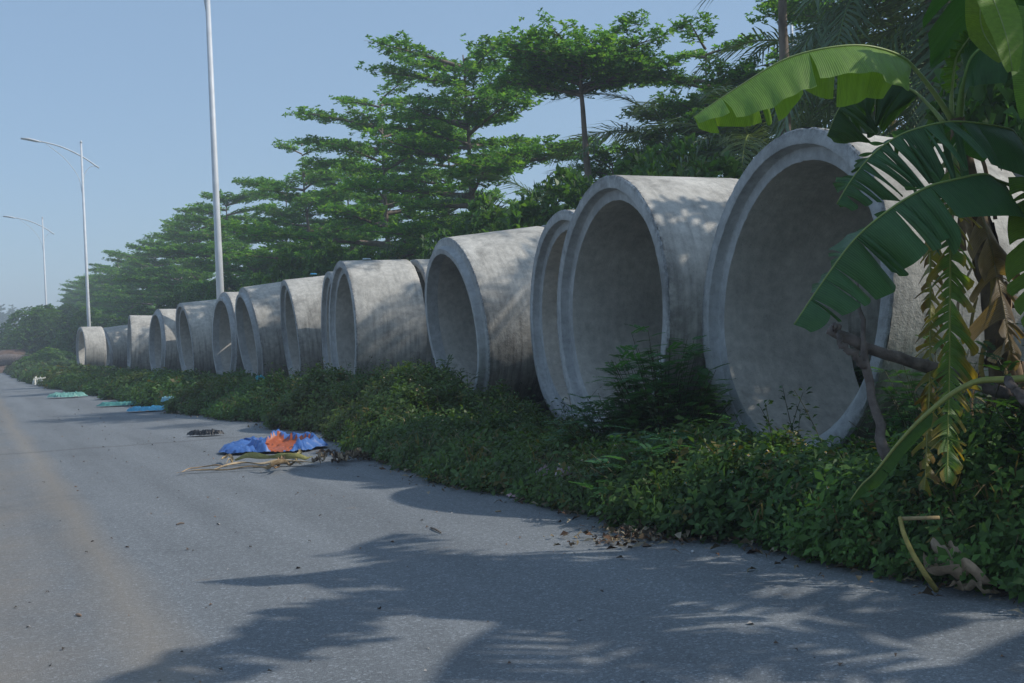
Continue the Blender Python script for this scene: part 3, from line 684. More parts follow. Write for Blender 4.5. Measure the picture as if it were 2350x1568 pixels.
# shrubs on the near verge
def frond_bush(seed, n, hh, spread, col, ll=.03):
    """many arching stems with paired leaflets"""
    rg = np.random.default_rng(seed); b = Build(); st = Build()
    for k in range(n):
        a = rg.random() * 6.28; r = spread * rg.random() ** .7; h = rg.uniform(*hh) * (1 - .35 * r / spread); t = np.linspace(0, 1, 8)
        base = np.array([math.cos(a) * r * .4, math.sin(a) * r * .4, 0]); tip = np.array([math.cos(a) * r, math.sin(a) * r, h])
        path = base + (tip - base) * t[:, None] + np.array([math.cos(a), math.sin(a), -.4]) * (.12 * t ** 2)[:, None]
        st.tube(path, np.interp(t, [0, 1], [.006, .002]), 3, (.07, .07, .03), cap=False)
        for q in range(int(6 + h * 9)):                       # compound leaves
            f = rg.uniform(.25, 1); p = np.array([np.interp(f, t, path[:, c]) for c in range(3)])
            a2 = rg.random() * 6.28; d = _n([math.cos(a2), math.sin(a2), rg.uniform(-.1, .6)]); L = rg.uniform(.09, .17); m_ = 8
            s_ = np.linspace(.15, 1, m_); C = np.repeat(p + d * (L * s_)[:, None] - np.array([0, 0, .15]) * (L * s_ ** 2)[:, None], 2, 0)
            sd = _n(np.cross(d, [0, 0, 1])); D = np.tile([1, -1], m_)[:, None] * sd + d * .45
            l = np.full(2 * m_, ll) * rg.uniform(.8, 1.15, 2 * m_)
            V, Q = leaf_quads(C, D, np.tile(np.cross(sd, d), (2 * m_, 1)), l, l * .45, .05)
            b.add(V, Q, None, np.array(col) * rg.uniform(.65, 1.4))
    return st.mesh('shrub_stem', M['stalk']), b.mesh('shrub_leaves', M['weed'])
def shrub(name, loc, msh, lab, cat='shrub', group='shrubs between the weeds and the pipes'):
    t = empty(name, loc); tag(t, lab, cat, group); link('stem', msh[0], t); link('leaves', msh[1], t)
shrub('feathery_shrub', (4.3, 6.9, .05), frond_bush(1, 120, (.55, 1.2), .36, (.06, .16, .05), .042), 'tall dark feathery shrub between the two biggest rings')
shrub('feathery_shrub', (4.05, 7.1, .05), frond_bush(2, 90, (.35, .7), .38, (.06, .15, .06), .036), 'blue-green feathery shrub in front of the second big ring')
shrub('feathery_shrub', (4.35, 3.55, .05), frond_bush(3, 70, (.6, 1.15), .5, (.038, .095, .022), .036), 'bright leafy shrub at the right border below the banana stem')
shrub('feathery_shrub', (4.35, 4.0, .05), frond_bush(7, 60, (.4, .8), .5, (.05, .13, .04), .038), 'dark leafy shrub under the broken banana stalk')
shrub('feathery_shrub', (3.55, 5.75, .0), frond_bush(4, 55, (.3, .62), .42, (.055, .15, .055), .036), 'low blue-green shrub spilling on to the road by the pink bag')
shrub('feathery_shrub', (4.75, 4.85, .1), frond_bush(5, 50, (.5, .95), .35, (.05, .13, .04), .038), 'dark creeper behind the forked dead branch')
shrub('feathery_shrub', (4.6, 11.9, .2), frond_bush(6, 35, (.4, .8), .35, (.03, .07, .024)), 'small shrub growing in the gap left of the leaning pipe')

# ------------------------------------------------------------------ banana plants
def banana_leaf(parent, pts, z, t0, hA, hB, wA, wB, seed, col=(.05, .13, .03), tears=10, tearB=None, sag=.25, edgecol=None, rib=.012, n=150, ragged=.0, petcol=(.16, .24, .06), droopvar=.25, fwd=.35, ripple=.0, gap=.5, tstart=.05):
    """pts: picture places (2350 px) from stalk foot to tip, z: depth of each. hA/hB: blade half directions (right, up, towards viewer)"""
    rg = np.random.default_rng(seed)
    if np.isscalar(z): z = [z] * len(pts)
    P3 = np.array([atZ(p[0], p[1], zz) for p, zz in zip(pts, z)])
    org = np.array(parent.location) if parent else np.zeros(3)
    C = crom(P3, 200) - org
    seglen = np.concatenate([[0], np.cumsum(np.linalg.norm(np.diff(C, axis=0), axis=1))]); L = seglen[-1]
    sp = lambda f: np.stack([np.interp(np.asarray(f) * L, seglen, C[:, c]) for c in range(3)], -1)
    lf = empty('leaf', (0, 0, 0)); lf.parent = parent
    b = Build(); f = np.linspace(0, 1, 44)
    b.tube(sp(f), np.interp(f, [0, t0, 1], [rib * 1.9, rib * 1.1, .0025]), 8, petcol, flat=.8)
    link('midrib', b.mesh('banana_midrib', M['stalk'], True), lf)
    tearB = tears if tearB is None else tearB
    B = Build(); UV = []
    for hd, wd_, nt_ in ((hA, wA, tears), (hB, wB, tearB)):
        if wd_ <= 0: continue
        if np.ndim(hd) == 1: hd = [hd, hd]
        hd = np.array([camvec(h) for h in hd])
        jit = (np.arange(1, nt_ + 1) + rg.uniform(-.75, .75, nt_)) / (nt_ + 1)
        cuts = sorted(set([0, n] + [int(v) for v in (tstart + (.98 - tstart) * jit ** .85) * n])); m_ = 9
        for c0, c1 in zip(cuts[:-1], cuts[1:]):
            if c1 - c0 < 1: continue
            fs = np.linspace(c0, c1, max(3, (c1 - c0) + 1)) / n; g_ = t0 + (1 - t0) * fs
            p = sp(g_); tg = sp(np.minimum(g_ + .01, 1.0)) - sp(np.maximum(g_ - .01, 0)); tg /= np.linalg.norm(tg, axis=1)[:, None]
            ht = np.stack([np.interp(fs, np.linspace(0, 1, len(hd)), hd[:, c]) for c in range(3)], -1)
            h = ht - tg * (ht * tg).sum(1)[:, None]; h /= np.linalg.norm(h, axis=1)[:, None] + 1e-6
            h = h + tg * fwd; h /= np.linalg.norm(h, axis=1)[:, None]
            prof = np.clip(np.minimum((fs / .10 + .12) ** .6, 1) * np.clip((1.03 - fs) / .30, 0, 1) ** .55, .04, 1)
            ww = wd_ * prof * (1 + ragged * (rg.random() - .6)) * (1 + .06 * rg.normal())
            nr = np.cross(h, tg); drp = rg.normal(0, droopvar) if nt_ else 0; twist = rg.normal(0, droopvar * 1.2) if nt_ else 0
            mid = (len(fs) - 1) / 2; loc = (np.arange(len(fs)) - mid) / max(mid, 1)
            sg_ = sag * rg.uniform(.6, 1.5); rip = rg.random() * 6
            rows = []; skew = rg.normal(0, 1)
            for q in range(m_):
                v = q / (m_ - 1)
                shrink = 1 - (gap * .34 * min(1, v * 1.6) ** 1.3 if c0 > tstart * n * .9 else 0)
                pc = p[int(mid)]
                base = p + (pc - p) * (1 - shrink)
                endr = (1 - .06 * loc ** 2 - .05 * abs(skew) + .09 * skew * loc) if nt_ > 3 else 1
                off_ = h * (ww * v * endr)[:, None] - nr * (ww * .10 * (1 - loc ** 2) * math.sin(v * 2.4))[:, None] * (1 if nt_ > 3 else 0) + nr * (ww * (drp * v + twist * v * loc * .35))[:, None] + np.array([0, 0, -1]) * (ww * sg_ * v ** 2)[:, None]
                off_ += nr * (ripple * np.sin(fs * 60 + rip) * v)[:, None] * wd_
                rows.append(base + off_)
            G = np.stack(rows, 1); k = len(fs)
            i = np.arange(k - 1)[:, None] * m_; j = np.arange(m_ - 1)[None]
            Q = np.stack([i + j, i + j + 1, i + m_ + j + 1, i + m_ + j], -1).reshape(-1, 4)
            cc = np.ones((k, m_, 3)) * np.array(col) * rg.uniform(.88, 1.12)
            vv = np.linspace(0, 1, m_)[None, :, None]
            if edgecol is not None:
                e = np.clip((vv - rg.uniform(.25, .8)) * 3.5, 0, 1); cc = cc * (1 - e) + np.array(edgecol) * rg.uniform(.6, 1.2) * e
            B.add(G.reshape(-1, 3), Q, None, cc.reshape(-1, 3))
            uu = np.repeat(fs[:, None], m_, 1) * L / 1.6; UV.append(np.stack([uu, np.broadcast_to(np.linspace(0, 1, m_)[None], (k, m_))], -1).reshape(-1, 2))
    me = mk('banana_blade', np.concatenate(B.V), [np.concatenate(B.Q)], M['banana'], True, np.concatenate(B.C), np.concatenate(UV))
    link('blade', me, lf)
    return lf

def banana_stem(parent, pts, z, rads, seed):
    rg = np.random.default_rng(seed); P = crom([atZ(p[0], p[1], zz) for p, zz in zip(pts, z)], 22) - np.array(parent.location); b = Build()
    t = np.linspace(0, 1, 22); b.tube(P, np.interp(t, np.linspace(0, 1, len(rads)), rads), 12, (.12, .09, .055), noise=.22, rng=rg)
    link('pseudostem', b.mesh('banana_stem', M['dry'], True), parent)
    for k in range(38):                                       # papery dead sheaths
        f = rg.uniform(.05, .95); p = np.array([np.interp(f, t, P[:, c]) for c in range(3)]); a = rg.random() * 6.28
        d = np.array([math.cos(a), math.sin(a), 0]); s_ = np.array([-d[1], d[0], 0]); L = rg.uniform(.12, .34); wd_ = rg.uniform(.012, .035)
        q = np.linspace(0, 1, 6); r0 = float(np.interp(f, np.linspace(0, 1, len(rads)), rads))
        cen = p + d * (r0 + .012 + .08 * np.sin(q * 2) * rg.uniform(.2, 1))[:, None] - np.array([0, 0, 1]) * (L * (q - .1))[:, None] + s_ * (rg.normal(0, .05) * q ** 2)[:, None]
        b2 = Build(); V = np.stack([cen - s_ * wd_, cen + d * .012, cen + s_ * wd_], 1).reshape(-1, 3); i = np.arange(5)[:, None] * 3; j = np.arange(2)[None]
        cl = random.Random(k).choice([(.12, .08, .045), (.2, .14, .075), (.07, .05, .03), (.22, .16, .04), (.30, .21, .13)])
        b2.add(V, np.stack([i + j, i + j + 1, i + j + 4, i + j + 3], -1).reshape(-1, 4), None, cl)
        link('dead_sheath', b2.mesh('dead_sheath', M['dry'], True), parent)

Zb = 5.45
p1 = empty('banana_plant', tuple(atZ(2330, 1000, Zb) * [1, 1, 0])); tag(p1, 'banana plant with bright arching leaf over the largest pipe and brown shaggy stem', 'banana plant', 'banana plants at the right')
banana_stem(p1, [(2330, 1120), (2305, 860), (2272, 640), (2238, 480), (2195, 272)], [Zb] * 5, [.08, .066, .054, .045, .036], 5)
# big bright arching leaf
banana_leaf(p1, [(2186, 278), (2150, 222), (2110, 170), (2068, 130), (1990, 106), (1900, 110), (1800, 137), (1700, 196), (1592, 268)],
            [5.45, 5.4, 5.35, 5.3, 5.2, 5.15, 5.15, 5.15, 5.15], .235, [(-.05, -.75, .85), (.05, -.75, .85)], [(.2, -1, -.5), (.1, -1, -.45)], .19, .20, 2,
            (.22, .38, .06), tears=3, tearB=6, sag=.18, droopvar=.10, rib=.0085, petcol=(.26, .33, .10), ripple=.02, fwd=.1, gap=.15)
banana_leaf(p1, [(2166, 282), (2135, 245), (2090, 205), (2030, 190), (1965, 205), (1925, 250), (1898, 312)], [5.5, 5.55, 5.6, 5.65, 5.7, 5.7, 5.7], .25,
            [(.35, -1, .3), (.9, -.6, .3)], [(.1, -1, -.6), (.6, -.6, -.6)], .22, .2, 3, (.045, .11, .026), tears=5, sag=.15, droopvar=.16, edgecol=None, rib=.008, petcol=(.22, .28, .08), fwd=.15, ripple=.03)
# young upright leaf with ruffled left side
banana_leaf(p1, [r3(800, 1255), r3(800, 1000), r3(815, 800), r3(845, 620), r3(920, 480), r3(1040, 330), r3(1150, 200)], [5.45, 5.4, 5.35, 5.3, 5.25, 5.2, 5.15], .25, (-1, -.1, .25), (.8, .1, -.5), .055, .03, 4,
            (.12, .24, .04), tears=2, sag=.05, droopvar=.1, rib=.0075, petcol=(.33, .42, .16), ripple=.3, fwd=.2, gap=.1)
# upper leaves of the same crown
banana_leaf(p1, [r3(880, 1262), r3(905, 1000), r3(960, 760), r3(1010, 610), r3(1120, 500), r3(1300, 440), r3(1520, 420), r3(1700, 470)], [5.45, 5.35, 5.25, 5.2, 5.15, 5.1, 5.05, 5.0], .40, [(-.35, -1, .4), (-.1, -1, .3)], (.1, .4, -1), .17, .15, 6,
            (.035, .11, .03), tears=0, sag=.1, droopvar=.05, rib=.0105, petcol=(.18, .30, .08), fwd=.0, gap=.1)
banana_leaf(p1, [r3(860, 1262), r3(1000, 700), r3(1060, 250), r3(1075, 0), r3(1060, -250), r3(1040, -600)], [5.5, 5.5, 5.4, 5.3, 5.2, 5.1], .48, [(-1, -.35, .3), (-1, -.1, .25)], (.9, -.2, .1), .27, .22, 7,
            (.04, .12, .032), tears=1, sag=.2, droopvar=.05, rib=.006, petcol=(.22, .32, .10), fwd=-.25, gap=.1)
# nearly vertical hanging green and yellow leaf
banana_leaf(p1, [(2200, 300), (2186, 345), (2180, 420), (2181, 520), (2180, 700), (2178, 880), (2175, 1000), (2174, 1108)], [5.4, 5.2, 5.08, 5.0, 4.9, 4.8, 4.7, 4.62], .10, [(-.9, -.5, .4), (-.8, -.7, .3)], [(.9, -.5, .3), (.8, -.7, .3)], .10, .115, 8,
            (.12, .22, .04), tears=44, sag=.35, droopvar=.42, edgecol=(.36, .27, .05), rib=.006, petcol=(.24, .27, .05), ragged=.8, fwd=.55, gap=.9)
banana_leaf(p1, [(2215, 330), (2150, 400), (2136, 520), (2135, 700), (2134, 860), (2128, 1000), (2122, 1125)], [5.5, 5.4, 5.28, 5.12, 4.98, 4.85, 4.75], .3, [(-.6, -.8, .2), (-.3, -.9, .1)], [(.9, -.5, .1), (.9, -.7, .2) ], .05, .07, 9,
            (.26, .24, .045), tears=40, sag=.4, droopvar=.5, edgecol=(.24, .15, .05), rib=.0045, petcol=(.22, .22, .05), ragged=1.2, fwd=.5, gap=1.0)
banana_leaf(p1, [(2236, 440), (2262, 520), (2290, 640), (2312, 760), (2322, 850)], [5.35, 5.25, 5.2, 5.15, 5.15], .15, [(-.8, -.7, .3), (-.6, -.9, .3)], [(.8, -.7, .3), (.7, -.9, .2)], .10, .09, 19,
            (.19, .13, .06), tears=9, sag=.5, droopvar=.5, edgecol=(.30, .21, .13), rib=.005, petcol=(.2, .15, .06), ragged=.8, fwd=.4, gap=.7)
# broken stalk crossing low with a fan of blade under it
banana_leaf(p1, [(2420, 850), (2350, 868), (2254, 873), (2216, 886), (2173, 912), (2107, 968), (2058, 1021), (2008, 1084), (1978, 1112), (1950, 1150)],
            [4.4, 4.42, 4.48, 4.5, 4.54, 4.58, 4.62, 4.66, 4.7, 4.7], .50, [(.6, -1, -.25), (.6, -1, -.2)], (-.1, -.6, .5), .045, .0, 10, (.05, .12, .02), tears=2, sag=.1, droopvar=.06, rib=.010, petcol=(.27, .28, .07), fwd=-.1, gap=.2)

p2 = empty('banana_plant', tuple(atZ(2480, 900, 5.0) * [1, 1, 0])); tag(p2, 'banana plant just outside the right border whose two torn dark leaves reach in', 'banana plant', 'banana plants at the right')
banana_stem(p2, [(2480, 1200), (2470, 900), (2440, 600), (2400, 455)], [5.0] * 4, [.11, .095, .075, .05], 6)
banana_leaf(p2, [(2400, 440), (2358, 352), (2330, 310), (2308, 294), (2190, 279), (2091, 299), (2034, 329), (1992, 365), (1952, 415), (1920, 468)],
            [4.95, 4.9, 4.85, 4.8, 4.7, 4.65, 4.65, 4.65, 4.65, 4.65], .225, [(.40, -1, .45), (.45, -.9, .4), (.8, -.8, .3)], [(-.2, -.3, -1), (-.3, -.2, -1)], .225, .16, 12,
            (.055, .145, .055), tears=21, sag=.15, droopvar=.22, rib=.0065, petcol=(.2, .27, .07), fwd=-.05, gap=.55, tstart=.22)
banana_leaf(p2, [(2400, 450), (2340, 432), (2288, 414), (2256, 400), (2183, 414), (2133, 427), (2077, 457), (2038, 483), (1992, 519), (1952, 559), (1913, 611), (1865, 680), (1822, 745)],
            [4.95, 4.8, 4.7, 4.6, 4.5, 4.45, 4.42, 4.4, 4.4, 4.4, 4.4, 4.4, 4.4], .21, [(.42, -1, .4), (.7, -.85, .35), (.95, -.4, .3)], [(-.2, -.3, -1), (-.3, -.2, -1)], .215, .13, 13,
            (.055, .145, .055), tears=13, sag=.12, droopvar=.18, rib=.0075, petcol=(.2, .27, .07), fwd=-.05, gap=.34, tstart=.30)
# back-lit leaves at the right border
banana_leaf(p2, [(2400, 445), (2385, 405), (2368, 420), (2362, 520), (2368, 640), (2375, 760)], [4.95, 4.7, 4.6, 4.55, 4.55, 4.55], .22, (-1, -.1, .2), (1, -.1, .2), .10, .12, 14, (.11, .2, .02), tears=6, sag=.2, droopvar=.2, petcol=(.2, .27, .07))
banana_leaf(p2, [(2400, 440), r3(1750, 200), r3(1680, 380), r3(1630, 650), r3(1600, 900), r3(1580, 1230)], [4.95, 4.7, 4.6, 4.5, 4.45, 4.45], .3, (-1, .0, .2), (1, 0, .2), .085, .12, 15, (.15, .30, .035), tears=0, sag=.0, droopvar=.05, rib=.007, petcol=(.2, .27, .07), fwd=.3)
banana_leaf(p2, [(2405, 440), (2430, 100), r3(1500, -600), r3(1180, -420), r3(1200, -120), r3(1310, 180), r3(1390, 450), r3(1435, 740)], [4.95, 4.6, 4.5, 4.45, 4.4, 4.38, 4.36, 4.36], .56, [(-.9, .1, .3), (-.8, .3, .3)], [(1, .1, -.1), (1, .2, -.1)], .085, .075, 16, (.20, .34, .05), tears=0, sag=.0, droopvar=.04, rib=.005, petcol=(.25, .33, .1), fwd=.25)
banana_leaf(p2, [(2430, 100), r3(1500, -500), r3(1200, -300), r3(1105, 40), r3(1130, 330), r3(1330, 640)], [4.8, 4.6, 4.6, 4.55, 4.55, 4.5], .5, (-.9, -.3, .1), (.9, .2, .1), .06, .09, 17, (.17, .27, .03), tears=0, sag=.0, droopvar=.04, rib=.004, petcol=(.25, .33, .1), fwd=.1)
# leaves that lean over the road outside the right border; their shadows lie on the asphalt
for k, (tip, zz, wd_) in enumerate([((2520, 250), 4.2, .3), ((2700, 120), 4.4, .3), ((2600, 520), 3.7, .28), ((2900, 300), 4.6, .3), ((2800, -100), 5.2, .3)]):
    mid = ((2440 + tip[0]) / 2, min(430, tip[1]) - 160)
    banana_leaf(p2, [(2405, 445), mid, ((mid[0] + tip[0]) / 2 + 40, (mid[1] + tip[1]) / 2 - 40), tip], [5.0, (5.0 + zz) / 2, (5 + zz * 2) / 3, zz], .22, (-.3, -.5, .8), (.3, -.5, -.8), wd_, wd_, 40 + k, (.05, .13, .03), tears=20, sag=.2, droopvar=.3, gap=1.0)
p3 = empty('banana_plant', (5.35, 2.9, 0)); tag(p3, 'banana plant outside the right border shading the foreground road', 'banana plant', 'banana plants at the right')
b = Build(); b.tube([(0, 0, 0), (0, .05, 1.1), (.0, .1, 2.1)], [.13, .1, .07], 10, (.09, .08, .04)); link('pseudostem', b.mesh('banana_stem', M['dry'], True), p3)
def banana_leaf_w(parent, P, w_, seed, tears=8):
    # world-space control points, reusing the builder through exact depths
    pts, zs = [], []
    for p in P:
        c = (np.array(p) - [0, 0, EYE]) @ W; pts.append(((512 + F * c[0] / c[2]) * 2.2949, (341.5 - F * c[1] / c[2]) * 2.2949)); zs.append(c[2])
    return banana_leaf(parent, pts, zs, .2, (-.2, -.5, .8), (.3, -.5, -.8), w_, w_, seed, (.05, .13, .03), tears=24, sag=.25, droopvar=.3, gap=1.0)
p4 = empty('banana_plant', (5.95, 1.5, 0)); tag(p4, 'second banana plant outside the right border near the camera', 'banana plant', 'banana plants at the right')
b = Build(); b.tube([(0, 0, 0), (0, .05, 1.1), (.0, .1, 2.1)], [.13, .1, .07], 10, (.09, .08, .04)); link('pseudostem', b.mesh('banana_stem', M['dry'], True), p4)
for k, a in enumerate((120, 190, 235)):
    ca, sa = math.cos(R(a)), math.sin(R(a)); L = 1.5 + .25 * (k % 3); h = 2.6 + .3 * (k % 2)
    banana_leaf_w(p4, [(5.95, 1.6, 2.1), (5.95 + ca * .25, 1.6 + sa * .25, h), (5.95 + ca * L * .55, 1.6 + sa * L * .55, h + .35), (5.95 + ca * L, 1.6 + sa * L, h - .1 - .25 * (k % 3))], .26, 80 + k)
banana_leaf_w(p3, [(5.35, 3.0, 2.1), (5.1, 2.9, 2.9), (4.4, 2.5, 3.35), (3.3, 2.1, 3.1)], .30, 95)
banana_leaf_w(p3, [(5.35, 3.0, 2.1), (5.15, 2.8, 2.7), (4.6, 2.1, 3.0), (3.8, 1.5, 2.7)], .28, 96)
for k, a in enumerate((150, 200, 255, 100, 20)):
    ca, sa = math.cos(R(a)), math.sin(R(a)); L = 1.5 + .2 * (k % 3); h = 2.75 + .3 * (k % 2)
    banana_leaf_w(p3, [(5.35, 3.0, 2.1), (5.35 + ca * .25, 3 + sa * .25, h), (5.35 + ca * L * .55, 3 + sa * L * .55, h + .35), (5.35 + ca * L, 3 + sa * L, h - .1 - .25 * (k % 3))], .27, 60 + k)

# dead branches in front of the largest ring
Zd = 5.0
lg = empty('dead_log', tuple(atZ(2100, 840, 4.95) * [1, 1, 0])); tag(lg, 'grey weathered log propped slantwise in front of the largest pipe', 'log')
def wood_part(name, parent, pts, z, rad, seed, k=9):
    rg = np.random.default_rng(seed); P = crom([atZ(p[0], p[1], zz) for p, zz in zip(pts, z)], 16) - np.array(parent.location)
    P += rg.normal(0, .004, P.shape); b = Build(); b.tube(P, np.interp(np.linspace(0, 1, 16), np.linspace(0, 1, len(rad)), rad), k, noise=.28, rng=rg)
    link(name, b.mesh(name, M['deadwood'], True), parent)
wood_part('trunk', lg, [r2(25, 205), r2(200, 290), r2(430, 380), r2(700, 460), r2(1100, 600), r2(1400, 700)], [4.9, 4.9, 4.92, 5.0, 5.1, 5.2], [.019, .024, .025, .026, .03, .032], 1)
wood_part('knot', lg, [r2(95, 200), r2(80, 190), r2(55, 178)], [4.88, 4.86, 4.85], [.02, .014, .005], 2)
db = empty('dead_branch', tuple(atZ(1990, 1010, 4.85) * [1, 1, 0])); tag(db, 'forked pale dead branch standing upright before the largest pipe with creeper on it', 'branch')
wood_part('stem', db, [r2(425, 1130), r2(395, 980), r2(370, 840), r2(330, 680), r2(295, 520), r2(275, 400), r2(270, 240), r2(262, 80), r1(235, 1350), r1(205, 1180)], [4.8, 4.8, 4.8, 4.82, 4.83, 4.84, 4.86, 4.88, 4.9, 4.92], [.024, .022, .018, .017, .019, .017, .010, .008, .007, .005], 3)
wood_part('fork', db, [r2(270, 470), r2(220, 400), r2(140, 330), r2(95, 270), r2(100, 215)], [4.83, 4.81, 4.8, 4.82, 4.86], [.017, .016, .013, .011, .009], 4)
sb = empty('dead_branch', tuple(atZ(2330, 900, 4.55) * [1, 1, 0])); tag(sb, 'short grey branch stub leaning at the right border over the broken banana stalk', 'branch')
wood_part('stem', sb, [r2(1270, 545), r2(1320, 610), r2(1400, 700)], [4.36, 4.33, 4.33], [.014, .017, .018], 5)

# ------------------------------------------------------------------ street lamps
def lamp(vx, lab):
    r = ray(vx, 822 - .042 * (vx + 68)); X = 6.75; y = X / r[0] * r[1]
    t = empty('street_lamp', (X, y, 0)); tag(t, lab, 'street lamp', 'street lamps along the road')
    H = 14.1; b = Build(); b.tube([(0, 0, 0), (0, 0, 4), (0, 0, 4.05), (0, 0, H)], [.125, .105, .1, .06], 14)
    link('pole', b.mesh('lamp_pole', M['lamp_metal'], True), t)
    b = Build(); b.box((-.12, 0, .9), (.02, .12, .4)); link('service_door', b.mesh('service_door', M['lamp_metal']), t)
    b = Build(); b.tube([(0, 0, H - .02), (0, 0, H + .12)], [.085, .04], 10); link('pole_cap', b.mesh('pole_cap', M['lamp_metal'], True), t)
    b = Build(); P = crom([(1.0, 0, H - 1.55), (0, 0, H - .85), (-1.2, 0, H - .28), (-2.4, 0, H + .02)], 14); b.tube(P, .045, 8); link('arm', b.mesh('lamp_arm', M['lamp_metal'], True), t)
    b = Build(); b.tube(crom([(-.05, 0, H - 3.2), (-.25, 0, H - 2.1), (-1.0, 0, H - 1.0), (-2.0, 0, H - .15)], 12), .018, 6)
    b.tube(crom([(.05, 0, H - 2.6), (.15, 0, H - 1.9), (.55, 0, H - 1.45), (.95, 0, H - 1.5)], 8), .018, 6); link('brace', b.mesh('lamp_brace', M['lamp_metal'], True), t)
    b = Build(); P = np.array([(-2.3, 0, H - .03), (-2.55, 0, H + .02), (-3.0, 0, H + .12), (-3.45, 0, H + .17)]); b.tube(P, [.07, .15, .17, .06], 10, flat=.45); hd = link('lamp_head', b.mesh('lamp_head', M['lamp_metal'], True), t)
    b = Build(); b.tube(P[1:] - [0, 0, .06], [.07, .12, .05], 8, flat=.3); link('lens', b.mesh('lamp_lens', M['lamp_glass'], True), hd)
    return t
lamp(511, 'nearest street lamp, tall pale pole running out of the top of the photo')
lamp(207, 'middle street lamp with curved arm, rising behind the farthest pipe')
lamp(111, 'farthest street lamp with curved arm, leftmost of the three')
mast = empty('antenna_mast', tuple(atX(1815, 30, 24) * [1, 1, 0])); tag(mast, 'thin pale antenna mast between tree branches near the top of the tall dark trunk', 'mast')
b = Build(); b.tube([(0, 0, 0), (0, 0, 13)], .05, 6); link('pole', b.mesh('mast_pole', M['lamp_metal']), mast)
for k in range(4):
    b = Build(); b.tube([(-.25 + .05 * k, 0, 10 + k * .5), (.25 - .05 * k, 0, 10 + k * .5)], .015, 4); link('crossbar', b.mesh('crossbar', M['lamp_metal']), mast)

# ------------------------------------------------------------------ cloth, bags, debris
def cloth(name, loc, sx, sy, hgt, seed, col, lab, cat, group=None, rz=0, tilt=(0, 0), inner=None, freq=5):
    rg = np.random.default_rng(seed); a = 64; bq = 40
    u, v = np.meshgrid(np.linspace(-1, 1, a), np.linspace(-1, 1, bq))
    ang = np.arctan2(v, u); rad = np.maximum(np.abs(u), np.abs(v)); sq = rad / (np.sqrt(u ** 2 + v ** 2) + 1e-6)
    out = .82 + .4 * vnoise(np.cos(ang) * 2.2 + 5, np.sin(ang) * 2.2 + 5, seed)
    x = (u * sq * out + .05 * (vnoise(u * 9, v * 9, seed + 5) - .5)) * sx; y = (v * sq * out + .1 * (vnoise(u * 8, v * 8, seed + 6) - .5)) * sy
    n1 = vnoise(u * freq * sx / sy * .6 + 3, v * freq * .5 + u * 1.5, seed + 1); n2 = 1 - np.abs(vnoise(u * freq * 1.6 + v * 2, v * freq * 1.1, seed + 2) * 2 - 1); n3 = vnoise(u * freq * 5, v * freq * 4, seed + 3)
    z = hgt * (.55 * n1 + .45 * n2 + .12 * n3 + .2 * (1 - np.abs(vnoise(u * freq * 3 + v * 3, v * freq * 2, seed + 4) * 2 - 1))) * np.clip((1.02 - rad) * 6, 0, 1) ** .6 + .006
    if inner is not None:
        d = ((u - inner[0]) / inner[2]) ** 2 + ((v - inner[1]) / inner[3]) ** 2 + (vnoise(u * 4, v * 4, seed + 8) - .5) * .9
        z = z * np.where(d < 1, .45 + .2 * d, 1) + hgt * .3 * np.exp(-((d - 1.2) / .3) ** 2) * np.clip((1.0 - rad) * 4, 0, 1)
        z = z + hgt * .40 * np.clip(v + .3, 0, 1) * np.clip((1.0 - rad) * 4, 0, 1)
    V = np.stack([x, y, z], -1).reshape(-1, 3)
    i = np.arange(bq - 1)[:, None] * a; j = np.arange(a - 1)[None]; Q = np.stack([i + j, i + j + 1, i + a + j + 1, i + a + j], -1).reshape(-1, 4)
    t = empty(name, loc, (tilt[0], tilt[1], rz)) if inner is not None else None
    if inner is not None:
        tag(t, lab, cat, group); dc = d.reshape(-1)[Q].mean(1) < 1
        link('blue_side', mk('blue_side', V, Q[~dc], M['cloth'], True, np.array(col) * np.ones((len(V), 1)) * (1 + .25 * (vnoise(V[:, 0] * 20, V[:, 1] * 20, 3) - .5))[:, None]), t)
        link('orange_lining', mk('orange_lining', V + [0, 0, .001], Q[dc], M['cloth'], True, np.array(inner[4]) * np.ones((len(V), 1))), t)
        return t
    o = link(name, mk(name, V, Q, M['cloth'], True, np.array(col) * (1 + .3 * (vnoise(V[:, 0] * 30, V[:, 1] * 30, 5) - .5))[:, None]), None, loc, (tilt[0], tilt[1], rz)); tag(o, lab, cat, group); return o
yawc = -math.atan2(W[0, 2], W[1, 2])      # cloth local x runs across the picture
g0 = gnd(618, 1040); cloth('tarpaulin', (g0[0] + .12, g0[1] + .25, 0), .47, .46, .105, 4, (.06, .15, .40), 'crumpled blue tarpaulin with orange lining lying on the road edge', 'tarpaulin', rz=yawc + .1, inner=(.18, -.22, .52, .75, (.40, .10, .035)), freq=6)
b = Build(); 
def groundcloth(vx, vy, sx, sy, h, seed, col, name, lab, cat, z=0, group=None, rz=0, tilt=(0, 0)):
    p = gnd(vx, vy, z); cloth(name, (p[0], p[1], z + .002), sx, sy, h, seed, col, lab, cat, group, yawc + rz, tilt)
groundcloth(472, 1001, .22, .10, .07, 5, (.012, .014, .018), 'black_cloth', 'crumpled black rag lying on the road left of the tarpaulin', 'cloth')
GB = 'plastic bags littering the verge'
groundcloth(155, 913, .42, .30, .12, 6, (.16, .36, .31), 'plastic_bag', 'mint green plastic bag on the road near the far weeds', 'bag', group=GB)
groundcloth(283, 932, .48, .22, .08, 7, (.07, .24, .22), 'plastic_bag', 'dark teal plastic sheet lying flat at the weed edge', 'bag', group=GB)
groundcloth(336, 945, .38, .22, .08, 8, (.08, .38, .58), 'plastic_bag', 'sky blue plastic bag spread on the road', 'bag', group=GB)
